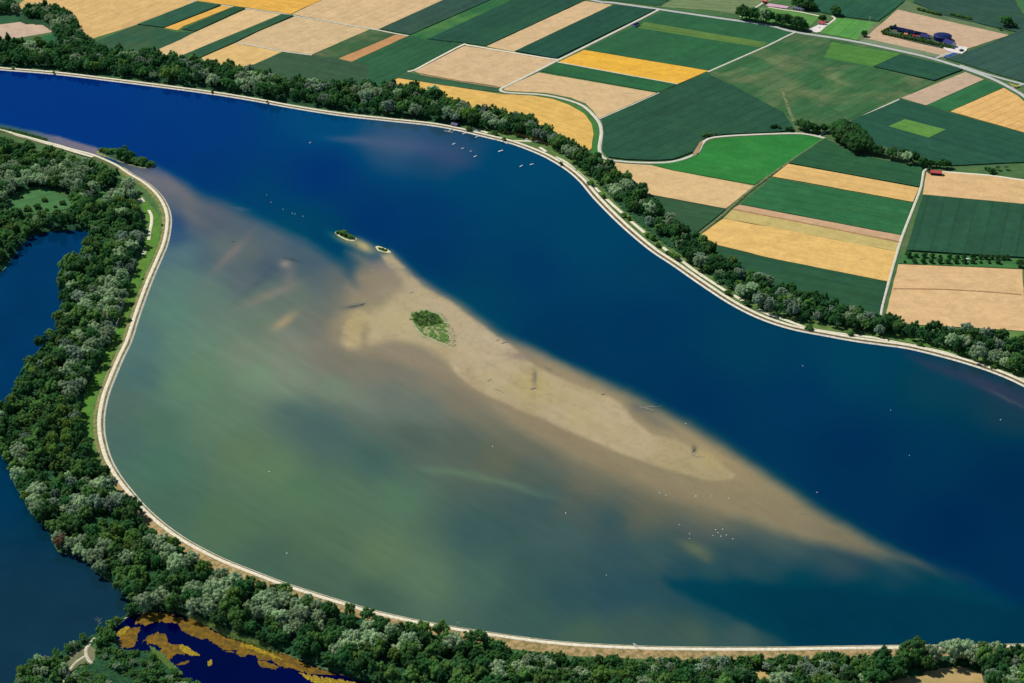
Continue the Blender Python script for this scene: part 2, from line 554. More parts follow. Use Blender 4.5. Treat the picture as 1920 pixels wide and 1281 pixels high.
BAS = [(760, 672, (150, 140, 118)), (820, 706, (140, 131, 110)), (700, 672, (140, 132, 110)), (660, 668, (132, 128, 108)), (870, 745, (132, 124, 102)), (350, 470, (90, 118, 122)), (345, 520, (95, 130, 113)), (330, 580, (93, 132, 111)), (240, 830, (78, 108, 96)), (300, 870, (76, 114, 92)), (380, 700, (102, 134, 101)), (420, 780, (98, 126, 98)), (490, 700, (113, 142, 109)), (560, 700, (126, 138, 116)), (630, 720, (115, 134, 109)), (700, 860, (72, 102, 90)), (460, 850, (94, 120, 88)), (520, 880, (96, 124, 90)), (560, 920, (84, 118, 86)), (640, 920, (86, 116, 90)), (740, 930, (86, 118, 92)), (330, 950, (76, 108, 86)), (420, 980, (82, 112, 82)), (600, 1010, (84, 110, 84)), (720, 1040, (94, 120, 88)), (800, 1080, (92, 118, 92)), (500, 1060, (72, 102, 82)), (700, 1130, (70, 98, 82)), (600, 1090, (76, 102, 82)), (900, 1000, (62, 92, 88)), (900, 1080, (74, 104, 90)), (780, 820, (84, 100, 88)), (800, 760, (106, 118, 104)), (730, 730, (106, 118, 104)), (860, 830, (90, 102, 88)), (940, 860, (98, 104, 84)), (1000, 900, (86, 98, 86)), (1000, 950, (62, 90, 90)), (1100, 960, (74, 92, 88)), (1050, 1000, (66, 94, 90)), (1200, 970, (92, 98, 84)), (1150, 1040, (54, 84, 88)), (1000, 1060, (60, 90, 85)), (1230, 1050, (60, 88, 86)), (1310, 1000, (74, 88, 84)), (1265, 1078, (44, 78, 86)), (1280, 1115, (46, 80, 86)), (1320, 1120, (24, 70, 82)), (1345, 1150, (40, 78, 84)), (1330, 1066, (50, 82, 84)), (1400, 1062, (52, 80, 84)), (1450, 1064, (42, 76, 84)), (1310, 1092, (20, 68, 82)), (1390, 1095, (10, 64, 80)), (1470, 1130, (4, 60, 78)), (1400, 1140, (8, 62, 80)), (1500, 1090, (14, 66, 80)), (1620, 1110, (4, 62, 78)), (1720, 1130, (4, 60, 78)), (1500, 1170, (2, 54, 76)), (1200, 1110, (44, 80, 88)), (1000, 1150, (62, 92, 84)), (1100, 1190, (70, 98, 82)), (1200, 1170, (60, 88, 84)), (1300, 1190, (70, 96, 80)), (1400, 1195, (64, 90, 86)), (1440, 1180, (40, 76, 82)), (1560, 1150, (0, 50, 75)), (1700, 1160, (0, 52, 75)), (1850, 1150, (4, 62, 80)), (1930, 1185, (0, 50, 72)), (1580, 1060, (36, 68, 82)), (1680, 1085, (22, 66, 82)), (1780, 1110, (12, 64, 82)), (1860, 1110, (10, 62, 84)), (2100, 1150, (0, 52, 76)), (660, 690, (126, 122, 104)), (740, 690, (124, 122, 106)), (291, 325, (115, 114, 117)), (322, 350, (113, 112, 113)), (353, 378, (105, 110, 105)), (362, 410, (109, 110, 105)), (332, 418, (36, 70, 110)), (336, 445, (50, 84, 112)), (400, 400, (92, 98, 106)), (400, 425, (88, 98, 105)), (454, 405, (84, 98, 106)), (500, 420, (80, 100, 108)), (379, 487, (80, 100, 106)), (420, 455, (99, 112, 103)), (470, 470, (101, 110, 103)), (497, 500, (76, 92, 100)), (454, 525, (94, 106, 106)), (520, 460, (88, 102, 108)), (572, 494, (78, 98, 104)), (560, 455, (72, 96, 108)), (604, 519, (85, 102, 104)), (610, 490, (66, 92, 104)), (635, 537, (94, 106, 104)), (660, 522, (64, 88, 100)), (675, 540, (84, 98, 100)), (666, 487, (97, 112, 109)), (697, 503, (115, 117, 107)), (729, 519, (134, 124, 114)), (697, 544, (148, 138, 118)), (647, 556, (130, 128, 110)), (600, 560, (100, 112, 104)), (560, 560, (105, 120, 101)), (385, 550, (101, 126, 109)), (347, 475, (90, 122, 118)), (432, 612, (109, 130, 107)), (400, 590, (103, 126, 107)), (541, 644, (128, 132, 112)), (604, 675, (126, 124, 108)), (490, 600, (109, 126, 103)), (490, 560, (103, 118, 101)), (580, 610, (114, 120, 106)), (460, 660, (122, 134, 110)), (520, 680, (128, 138, 114)), (650, 700, (124, 124, 106)), (720, 690, (122, 122, 106)), (380, 640, (103, 134, 107)), (330, 640, (97, 132, 109)), (280, 640, (84, 116, 110)), (262, 700, (78, 110, 102)), (235, 760, (84, 110, 96)), (300, 800, (82, 116, 92)), (560, 775, (82, 108, 97)), (620, 830, (76, 102, 94)), (600, 800, (76, 102, 96)), (340, 720, (97, 130, 101)), (960, 1000, (62, 90, 85)), (1143, 977, (60, 86, 86)), (1143, 1117, (48, 80, 88)), (1060, 1117, (52, 84, 86)), (1193, 1183, (68, 92, 82)), (1293, 1183, (66, 90, 82)), (1393, 1195, (64, 90, 84)), (1227, 943, (96, 101, 82)), (1327, 960, (106, 108, 88)), (1080, 945, (84, 96, 84)), (1100, 910, (104, 104, 86)), (1000, 930, (72, 94, 88))]


def rbf(px, py, pts, sig, aniso=1.0):
    num = np.zeros((px.size, 3)); den = np.full(px.size, 1e-12)
    near = np.full(px.size, 1e12)
    for (u, v, c) in pts:
        d2 = ((px - u) / 1.25) ** 2 + (py - v) ** 2
        near = np.minimum(near, d2)
    for (u, v, c) in pts:
        d2 = ((px - u) / 1.25) ** 2 + (py - v) ** 2
        w = 1.0 / (d2 + sig * sig) ** 1.7
        num += w[:, None] * np.array(c, float)
        den += w
    return num / den[:, None]


def blob(px, py, u, v, ru, rv, ang):
    a = math.radians(ang)
    x = (px - u) * math.cos(a) + (py - v) * math.sin(a)
    y = -(px - u) * math.sin(a) + (py - v) * math.cos(a)
    return np.exp(-((x / ru) ** 2 + (y / rv) ** 2) * 1.1)


def sstep(x, a, b):
    t = np.clip((x - a) / (b - a), 0, 1)
    return t * t * (3 - 2 * t)


BASIN = [(225, 300), (292, 312), (335, 336), (372, 360), (454, 388), (525, 422), (572, 447), (619, 478), (648, 506), (662, 520), (668, 492), (646, 470), (672, 468), (700, 482), (735, 470), (790, 525), (860, 562),
         (940, 622), (1020, 656), (1110, 700), (1200, 738), (1300, 788), (1400, 850), (1490, 908), (1570, 958), (1650, 1008), (1740, 1052), (1840, 1092),
         (1930, 1130), (2060, 1160), (2500, 1250), (2500, 1400), (100, 1400), (0, 900), (100, 500)]
SHOAL = [(640, 520), (668, 500), (706, 488), (735, 468), (775, 508), (810, 533), (870, 572), (945, 628), (1030, 662), (1110, 704), (1200, 744), (1300, 795),
         (1400, 858), (1490, 915), (1570, 966), (1650, 1014), (1720, 1048), (1760, 1064), (1700, 1062), (1600, 1046), (1500, 1024), (1400, 985), (1250, 945),
         (1150, 905), (1050, 862), (950, 806), (880, 752), (800, 705), (700, 680), (610, 655), (600, 600), (640, 570)]
BANK = [(735, 473), (768, 508), (792, 535), (850, 566), (905, 608), (960, 645), (1012, 690), (1050, 706), (1100, 728), (1145, 742), (1176, 764), (1200, 795), (1225, 812),
        (1262, 822), (1300, 838), (1335, 856), (1362, 876), (1382, 892), (1374, 903), (1330, 904), (1260, 888), (1180, 858), (1100, 825), (1030, 795),
        (960, 765), (900, 738), (862, 710), (822, 672), (790, 652), (740, 642), (700, 652), (650, 660), (634, 642), (642, 612), (656, 590), (668, 577), (690, 577), (712, 572),
        (726, 556), (746, 540), (750, 526), (738, 514), (726, 500), (718, 487), (712, 477)]
BLOBS = [(740, 600, 50, 36, 10, (178, 166, 112), 0.6), (1000, 722, 26, 22, 0, (186, 166, 108), 0.7), (1001, 708, 5, 17, 4, (116, 112, 92), 0.85), (975, 668, 26, 8, 10, (140, 124, 110), 0.7), (1328, 858, 34, 11, 32, (186, 166, 112), 0.6), (1300, 843, 5, 7, 0, (86, 88, 70), 0.85), (1120, 790, 90, 32, 26, (180, 162, 110), 0.45), (1230, 790, 42, 12, 28, (104, 106, 96), 0.55), (1200, 765, 26, 9, 20, (92, 100, 96), 0.6), (660, 262, 60, 8, 4, (106, 108, 126), 0.45), (760, 272, 90, 16, 6, (86, 96, 124), 0.55), (840, 296, 70, 16, 16, (66, 78, 112), 0.4), (1760, 690, 70, 9, 22, (56, 62, 84), 0.6), (1850, 720, 80, 13, 27, (62, 62, 82), 0.7), (1890, 748, 50, 3, 26, (92, 92, 100), 0.55), (1960, 770, 80, 14, 30, (62, 62, 82), 0.6), (1306, 1030, 30, 12, 20, (96, 108, 86), 0.6), (1325, 1048, 12, 6, 10, (112, 104, 84), 0.4), (840, 884, 60, 7, 6, (98, 128, 96), 0.6), (930, 904, 70, 7, 14, (106, 130, 98), 0.6), (1000, 926, 50, 5, 14, (86, 112, 96), 0.5), (700, 870, 90, 26, 26, (70, 100, 90), 0.45), (470, 870, 90, 18, 38, (98, 124, 88), 0.4), (560, 940, 110, 16, 32, (92, 122, 88), 0.4), (500, 715, 90, 12, 30, (124, 144, 116), 0.5), (640, 740, 110, 12, 18, (120, 134, 112), 0.45), (720, 500, 34, 14, 20, (120, 116, 118), 0.4), (702, 474, 8, 8, 0, (40, 88, 110), 0.6), (760, 660, 60, 12, 8, (146, 132, 110), 0.4), (880, 700, 12, 30, -20, (160, 140, 108), 0.4), (1060, 815, 160, 14, 27, (146, 130, 100), 0.4), (900, 775, 80, 22, 32, (128, 122, 98), 0.5), (1180, 905, 160, 18, 20, (132, 124, 96), 0.5), (1440, 960, 120, 26, 26, (140, 128, 98), 0.45), (1600, 1022, 110, 16, 26, (124, 116, 92), 0.5), (1720, 1056, 60, 9, 26, (98, 98, 88), 0.5), (1800, 1080, 60, 12, 22, (40, 62, 88), 0.5), (255, 312, 34, 6, 18, (112, 108, 120), 0.7), (196, 288, 30, 4, 20, (120, 108, 116), 0.6), (1700, 655, 60, 6, 8, (40, 60, 96), 0.5), (320, 342, 34, 9, 40, (124, 116, 116), 0.6), (352, 385, 12, 34, -12, (118, 112, 110), 0.45), (432, 478, 50, 9, -46, (136, 122, 112), 0.65), (535, 495, 12, 9, 0, (168, 152, 134), 0.85), (541, 520, 12, 26, 8, (128, 120, 112), 0.55), (508, 553, 60, 10, -22, (140, 132, 112), 0.65), (500, 515, 60, 8, -40, (72, 90, 98), 0.45), (532, 603, 27, 9, -36, (178, 154, 112), 0.8), (669, 612, 30, 36, 0, (180, 162, 110), 0.85), (684, 632, 9, 24, 5, (132, 122, 100), 0.5), (663, 574, 22, 4, -10, (70, 86, 92), 0.6), (552, 488, 22, 4, 15, (62, 80, 92), 0.5), (660, 524, 10, 22, -35, (58, 84, 98), 0.5), (655, 452, 34, 9, 22, (160, 154, 104), 0.75), (684, 462, 20, 9, 32, (206, 180, 118), 0.9), (718, 472, 24, 8, 20, (150, 146, 104), 0.5), (600, 640, 50, 14, -20, (138, 130, 108), 0.4), (450, 391, 16, 2.5, 8, (96, 116, 124), 0.5), (590, 460, 70, 10, 28, (70, 96, 110), 0.35), (610, 800, 70, 18, 24, (74, 100, 94), 0.35), (740, 545, 50, 12, -12, (160, 146, 118), 0.5), (1306, 1030, 34, 11, 22, (102, 112, 86), 0.6)]
TEAL = [(1236, 1081), (1290, 1082), (1360, 1088), (1430, 1094), (1493, 1099), (1600, 1104), (1760, 1118), (1880, 1140), (2200, 1170), (2200, 1260), (1500, 1222), (1470, 1203), (1427, 1186), (1360, 1152), (1300, 1132), (1256, 1110)]
MUD = [(-420, 128), (-150, 191), (0, 232), (50, 243), (110, 256), (188, 278), (180, 300), (100, 285), (0, 260), (-150, 230), (-420, 170)]


def lake_colour(px, py):
    n1 = fbm(px / 90 + 3, py / 60 + 5, 1, 4) - 0.5
    n2 = fbm(px / 90 + 43, py / 60 + 15, 2, 4) - 0.5
    n3 = fbm(px / 22 + 9, py / 14, 3, 3) - 0.5
    n4 = fbm(px / 22 + 9, py / 14 + 31, 4, 3) - 0.5
    ux = px + n1 * 16 + n3 * 4
    uy = py + n2 * 12 + n4 * 3
    deep = rbf(ux, uy, DEEP, 34)
    bas = rbf(ux, uy, BAS, 20)
    ds = sdist(px + n1 * 14 + n3 * 3, py + n2 * 10 + n4 * 3, BASIN)
    soft = 16 + 12 * fbm(px / 120, py / 80, 8, 2)
    k = sstep(ds, -soft * 0.6, soft)
    col = deep * (1 - k[:, None]) + bas * k[:, None]
    d2 = sdist(px + n1 * 10 + n3 * 3, py + n2 * 8 + n4 * 3, SHOAL)
    fade = np.interp(px, [600, 1350, 1600, 1760], [1.0, 1.0, 0.85, 0.5])
    shc = np.stack([np.interp(px, [600, 800, 1100, 1400, 1650, 1760], v) for v in
                    ([150, 163, 160, 157, 134, 98], [138, 147, 143, 141, 124, 98], [112, 116, 108, 105, 96, 88])], 1)
    k = sstep(d2, -5, 26) * fade
    col = col * (1 - k[:, None]) + shc * k[:, None]
    # southern halo of brown shallows
    d3 = sdist(px + n1 * 20, py + n2 * 14, SHOAL)
    k = sstep(d3, -60, 4) * 0.4 * sstep(py - (0.66 * px + 0), -40, 60)
    col = col * (1 - k[:, None]) + np.array([124, 118, 96.0]) * k[:, None]
    dt = sdist(px + n1 * 16 + n3 * 3, py + n2 * 12 + n4 * 3, TEAL)
    k = sstep(dt, -7, 16) * 0.85
    tc = np.stack([np.interp(px, [1240, 1500, 1750, 1950], q) for q in ([14, 2, 2, 2], [66, 58, 58, 56], [82, 76, 77, 76])], 1)
    col = col * (1 - k[:, None]) + tc * k[:, None]
    d4 = sdist(px + n3 * 5 + n1 * 4, py + n4 * 4 + n2 * 3, BANK)
    sf = np.where((px < 770) & (py < 600) & (py > 505), 4.0, np.where((px < 850) & (py > 625), 3.0, 1.3))
    k = sstep(d4 / sf, -1.5, 5) * np.interp(px, [1100, 1380], [0.9, 0.6])
    bc = np.array([190, 172, 132.0]) + (n1 * 22)[:, None] * np.array([1, .8, 1.8]) + (n3 * 9)[:, None]
    col = col * (1 - k[:, None]) + bc * k[:, None]
    for (u, v, ru, rv, an, c, o) in BLOBS:
        k = blob(px + n1 * 8 + n3 * 4, py + n2 * 6 + n4 * 3, u, v, ru, rv, an) * o
        col = col * (1 - k[:, None]) + np.array(c, float) * k[:, None]
    d5 = sdist(px, py + n4 * 3, MUD)
    k = sstep(d5, -2, 3) * 0.9
    mc = np.stack([np.interp(px, [-100, 40, 110, 188], v) for v in ([58, 78, 134, 142], [98, 104, 122, 124], [92, 100, 128, 126])], 1)
    col = col * (1 - k[:, None]) + mc * k[:, None]
    # rills and ripple fields on the shoal
    rd = np.abs(fbm(px / 26 + py / 60, py / 12, 31, 4) - 0.5)
    rip = fbm(px / 7, py / 3.2, 33, 2) - 0.5
    ks = sstep(d2, -4, 16) * (0.25 + 0.3 * sstep(sdist(px, py, BANK), -4, 10))
    col = col * (1 - ks[:, None] * (0.09 * (1 - sstep(rd, 0.0, 0.05)) - 0.07 * rip)[:, None])
    # fine flow streaks
    st = fbm((px * 0.87 + py * 0.5) / 60, (-px * 0.5 + py * 0.87) / 9, 12, 4) - 0.5
    kk = sstep(ds, 0, 30)
    col = col * (1 + st[:, None] * (0.02 + 0.05 * kk[:, None]))
    return np.clip(col, 0, 255)


WATER_REFL = np.array([0.0045, 0.009, 0.017])


def water_mesh(name, outline, step_u, step_v, colour_fn, mat, z=WZ):
    o = np.asarray(outline, float)
    u0, v0 = o.min(0); u1, v1 = o.max(0)
    uu, vv = np.meshgrid(np.arange(u0, u1, step_u), np.arange(v0, v1, step_v))
    uu = uu.ravel(); vv = vv.ravel()
    uu = uu + rng.uniform(-.15, .15, uu.size) * step_u
    ok = inpoly(uu, vv, o)
    uu, vv = uu[ok], vv[ok]
    keep = sdist(uu, vv, o[::2]) > 1.5
    uu, vv = uu[keep], vv[keep]
    pts = np.vstack([o, np.stack([uu, vv], 1)])
    n = len(o)
    res = delaunay_2d_cdt([Vector(p) for p in pts], [(i, (i + 1) % n) for i in range(n)], [], 0, 1e-4)
    vco = np.array([tuple(p) for p in res[0]])
    ed = [f for f in res[2]]
    f = np.array([t for t in ed if len(t) == 3], np.int32)
    c = vco[f].mean(1)
    f = f[inpoly(c[:, 0], c[:, 1], o)]
    w = PA(vco, z)
    a, b_, cc = w[f[:, 0]], w[f[:, 1]], w[f[:, 2]]
    flip = np.cross(b_ - a, cc - a)[:, 2] < 0
    f[flip] = f[flip][:, ::-1]
    me = mesh_np(name, w, f, mat)
    col = s2l(colour_fn(vco[:, 0], vco[:, 1]))
    rk = np.interp(vco[:, 1], [100, 300, 600, 1200], [2.2, 1.7, 1.15, 0.85])[:, None]
    col = np.clip((col - WATER_REFL * rk) / (KSUN * 0.955), 0.0002, 0.9)
    at = me.color_attributes.new('bed', 'FLOAT_COLOR', 'POINT')
    at.data.foreach_set('color', np.hstack([col, np.ones((len(col), 1))]).astype(np.float32).ravel())
    return me


def mat_water(name, bump=0.02):
    m, nt, b = new_mat(name)
    at = N(nt, 'ShaderNodeAttribute', attribute_name='bed')
    p = pos(nt)
    f1 = noise(nt, p, 0.05, 5, 0.6, 0.5)
    f2 = noise(nt, p, 0.3, 3, 0.7)
    f = math_n(nt, 'ADD', math_n(nt, 'MULTIPLY', math_n(nt, 'SUBTRACT', f1, 0.5), 0.09), 1.0)
    f = math_n(nt, 'MULTIPLY', f, math_n(nt, 'ADD', math_n(nt, 'MULTIPLY', math_n(nt, 'SUBTRACT', f2, 0.5), 0.07), 1.0))
    vm = N(nt, 'ShaderNodeVectorMath', operation='SCALE')
    nt.links.new(at.outputs['Color'], vm.inputs[0]); nt.links.new(f, vm.inputs['Scale'])
    nt.nodes.remove(b)
    df = N(nt, 'ShaderNodeBsdfDiffuse')
    nt.links.new(vm.outputs[0], df.inputs['Color'])
    gl = N(nt, 'ShaderNodeBsdfGlossy')
    gl.inputs['Color'].default_value = (0.05, 0.50, 0.92, 1)
    gl.inputs['Roughness'].default_value = 0.06
    bp = N(nt, 'ShaderNodeBump')
    bp.inputs['Strength'].default_value = bump
    bp.inputs['Distance'].default_value = 1.0
    nt.links.new(noise(nt, p, 0.8, 3, 0.6), bp.inputs['Height'])
    nt.links.new(bp.outputs[0], gl.inputs['Normal'])
    fr = N(nt, 'ShaderNodeFresnel')
    fr.inputs['IOR'].default_value = 1.33
    mx = N(nt, 'ShaderNodeMixShader')
    nt.links.new(fr.outputs[0], mx.inputs[0])
    nt.links.new(df.outputs[0], mx.inputs[1]); nt.links.new(gl.outputs[0], mx.inputs[2])
    nt.links.new(mx.outputs[0], nt.nodes['Material Output'].inputs['Surface'])
    return m


M['water'] = mat_water('reservoir_water')
struct('reservoir_water', water_mesh('reservoir_water', lake_px, 4.2, 3.4, lake_colour, M['water']),
       'wide blue and sandy green reservoir with a long submerged shoal')

# oxbow lakes and pond
LAKE1 = [(-300, 600), (-120, 552), (-40, 530), (0, 512), (18, 492), (40, 462), (60, 443), (100, 434), (150, 432), (172, 436), (165, 462), (140, 485), (116, 496), (116, 560), (104, 625),
         (72, 655), (55, 690), (34, 735), (0, 765), (-100, 790), (-300, 800)]
LAKE2 = [(-300, 830), (-60, 842), (0, 852), (16, 872), (22, 896), (32, 918), (44, 934), (50, 952), (66, 968), (86, 992), (100, 1012), (108, 1034), (160, 1050),
         (190, 1080), (225, 1106), (242, 1128), (238, 1150), (190, 1182), (130, 1212), (95, 1232), (40, 1250), (20, 1290), (-20, 1330), (-300, 1400)]
POND = [(212, 1182), (232, 1164), (262, 1150), (300, 1144), (335, 1152), (380, 1168), (430, 1192), (480, 1206), (530, 1226), (570, 1240), (610, 1256), (660, 1272), (740, 1300), (760, 1380),
        (420, 1380), (398, 1300), (372, 1280), (344, 1272), (318, 1254), (300, 1232), (282, 1222), (258, 1220), (226, 1218)]


def small_col(base, base2, mirk):
    def fn(px, py):
        t = sstep(py, base[0], base2[0])[:, None]
        c = np.array(base[1], float) * (1 - t) + np.array(base2[1], float) * t
        n = fbm(px / 60, py / 40, 21, 4) - 0.5
        return np.clip(c * (1 + mirk * n[:, None]), 0, 255)
    return fn


struct('oxbow_lake_water', water_mesh('oxbow_lake_water', spline(LAKE1 + LAKE1[:1], 12)[:-1], 14, 10, small_col((440, (0, 58, 94)), (680, (0, 56, 92)), .15), M['water'], 0.3),
       'dark blue oxbow lake at the left edge inside the wood')
struct('lower_lake_water', water_mesh('lower_lake_water', spline(LAKE2 + LAKE2[:1], 12)[:-1], 14, 10, small_col((860, (12, 54, 82)), (1150, (26, 56, 72)), .15), M['water'], 0.3),
       'dark blue green lake at the lower left edge')
struct('pond_water', water_mesh('pond_water', spline(POND + POND[:1], 10)[:-1], 12, 10, small_col((1150, (0, 10, 62)), (1280, (0, 10, 66)), .2), M['water'], 0.3),
       'navy pond with floating brown weed at the lower left')

# ------------------------------------------------------------------ dams round the reservoir
farW = PA(spline(FAR, 8), WZ)
nearW = PA(spline(NEAR, 6), WZ)
# far shore: landward is to the left of its left-to-right direction; near shore: landward is to the right
ribbon('far_concrete_edge', farW, [(-0.6, 0.3), (0.0, 0.55), (2.2, 1.6), (2.5, 1.6)], M['concrete'], 'pale concrete bank lining the far shore of the reservoir')
ribbon('far_dam_verge', farW, [(2.5, 1.62), (6.6, 1.9)], M['verge'], 'brown dry grass verge between concrete bank and far dam road', jit=0.3)
ribbon('far_dam_road', farW, [(6.6, 1.95), (7.2, 2.15), (11.2, 2.15), (11.8, 1.95)], M['road'], 'white gravel road on the far dam')
ribbon('far_dam_slope', farW, [(11.8, 1.9), (13.5, 1.1), (15.5, 0.3)], mat_simple('dam_grass_far', (104, 122, 62), 1, 0.25, 0.08, c2=(72, 100, 56)), 'olive grass slope behind the far dam road')
_k = farW[:, 0] > -75
ribbon('far_shore_lawn', farW[_k], [(15.5, 0.3), (24, 0.22), (44, 0.16)], mat_simple('shore_lawn', (96, 122, 62), 1, 0.3, 0.05, c2=(70, 104, 56)), 'olive green lawn behind the far dam on the right', jit=3)
_pu, _pv = to_px(nearW[:, 0], nearW[:, 1], WZ)
iu = int(np.argmax((_pu > 232) & (_pv > 300)))
il = int(np.argmax(_pv > 900))
ribbon('near_concrete_edge', nearW[iu:], [(0.6, 0.3), (0.0, 0.55), (-1.5, 1.7), (-1.9, 1.7)], M['concrete'], 'thin white concrete edge of the near curved dam')
ribbon('near_dam_verge', nearW[iu:], [(-1.9, 1.72), (-4.6, 2.5)], mat_simple('tan_verge', (150, 140, 96), 1, 0.25, 0.1, c2=(112, 108, 70)), 'tan grass verge beside the near dam road', jit=0.3)
ribbon('near_shore_bank', nearW[:iu + 1], [(0.6, 0.3), (-1.0, 1.1), (-4.6, 2.5)], mat_simple('shore_bank_grass', (92, 108, 66), 1, 0.3, 0.1, c2=(62, 92, 58)), 'green bank between water and shore road at the upper left', jit=0.4)
ribbon('near_dam_road', nearW, [(-4.6, 2.55), (-5.2, 2.75), (-8.6, 2.75), (-9.2, 2.55)], M['road'], 'cream gravel road curving along the near dam')
dryg = mat_simple('dry_slope_grass', (184, 154, 112), 1, 0.25, 0.22, c2=(132, 124, 70))
ribbon('near_dam_slope', nearW[il:], [(-9.2, 2.5), (-12.5, 2.0), (-17, 0.8), (-22, 0.15)], dryg, 'sun dried grass slope outside the lower near dam', jit=0.8)
ribbon('near_dam_slope', nearW[iu:il + 1], [(-9.2, 2.5), (-11.5, 2.0), (-14.5, 0.9)], mat_simple('brownish_slope_grass', (142, 128, 84), 1, 0.25, 0.16, c2=(96, 118, 62)), 'brownish grass slope outside the left curve of the near dam', jit=0.5)
ribbon('near_dam_slope', nearW[iu:il + 1], [(-14.5, 0.9), (-17, 0.3), (-18, 0.1)], mat_simple('green_slope_grass', (84, 122, 58), 1, 0.25, 0.16, c2=(70, 108, 56)), 'green foot of the grass slope along the left curve', jit=0.8)
ribbon('near_dam_slope', nearW[:iu + 1], [(-9.2, 2.5), (-12.5, 1.6), (-16, 0.2)], mat_simple('muted_slope_grass', (72, 100, 58), 1, 0.3, 0.12, c2=(104, 104, 66)), 'muted green grass slope below the shore road at the upper left', jit=0.8)  # muted green grass, mottled with olive brown

GREENSTRIP = [(258, 352), (268, 368), (282, 385), (296, 400), (303, 420), (303, 445), (297, 470), (286, 495), (274, 530), (262, 565), (252, 595), (240, 630), (226, 665), (210, 705),
              (197, 745), (190, 780), (189, 805), (192, 832), (204, 868), (218, 892), (205, 905), (180, 880), (160, 840), (150, 800), (152, 760), (165, 720), (190, 680), (205, 640), (222, 600),
              (232, 560), (246, 530), (256, 500), (268, 470), (276, 430), (270, 395), (258, 370)]
flat_poly('meadow_strip', GREENSTRIP, 0.35, mat_field('bright_strip_grass', (84, 134, 52), 1.2, 0, .1, .15, (110, 138, 60)), label='bright green grass strip inside the curved dam')
for pts, wd in (([(262, 371), (268, 379)], 7), ([(279, 394), (284, 404), (284, 418), (281, 432), (279, 450)], 3.6), ([(272, 470), (268, 478)], 4), ([(230, 568), (226, 580)], 4), ([(221, 592), (217, 606), (210, 626)], 4)):
    road('gravel_parking_path', pts, wd, M['road'], 0.6, 'short white gravel path piece beside the grass strip', 5)

# white paths behind the far dam road
FARPATHS = [[(1081, 320), (1100, 337), (1125, 360)], [(1138, 373), (1152, 386), (1167, 399)], [(1184, 415), (1196, 425), (1209, 436)], [(1243, 463), (1258, 475), (1267, 481)],
            [(1273, 484), (1300, 505), (1330, 525), (1364, 547)], [(1375, 553), (1395, 564)], [(1422, 580), (1440, 588), (1480, 602), (1513, 615)], [(1524, 617), (1560, 623), (1590, 627)],
            [(1600, 628), (1640, 633), (1665, 638)], [(1668, 639), (1690, 643), (1718, 648)], [(1734, 652), (1770, 660), (1820, 675), (1860, 689)], [(1866, 691), (1890, 700), (1930, 716), (2000, 752)],
            [(885, 242), (900, 244), (915, 249)], [(962, 264), (985, 264), (1008, 265)], [(1012, 276), (1025, 284)], [(1042, 294), (1060, 303), (1078, 318)]]
for i, p in enumerate(FARPATHS):
    road('gravel_side_path', p, 4.2, M['road'], 0.7, 'straight white path strip on grass behind the far dam road', 6)

# ------------------------------------------------------------------ fields
TAN, PALE, PINK, ORG, WHT = (216, 182, 138), (217, 184, 148), (200, 166, 152), (228, 174, 74), (224, 182, 112)
DK, DKT, MID, BRT, OLV = (36, 84, 66), (50, 86, 74), (40, 100, 60), (46, 118, 54), (112, 130, 84)
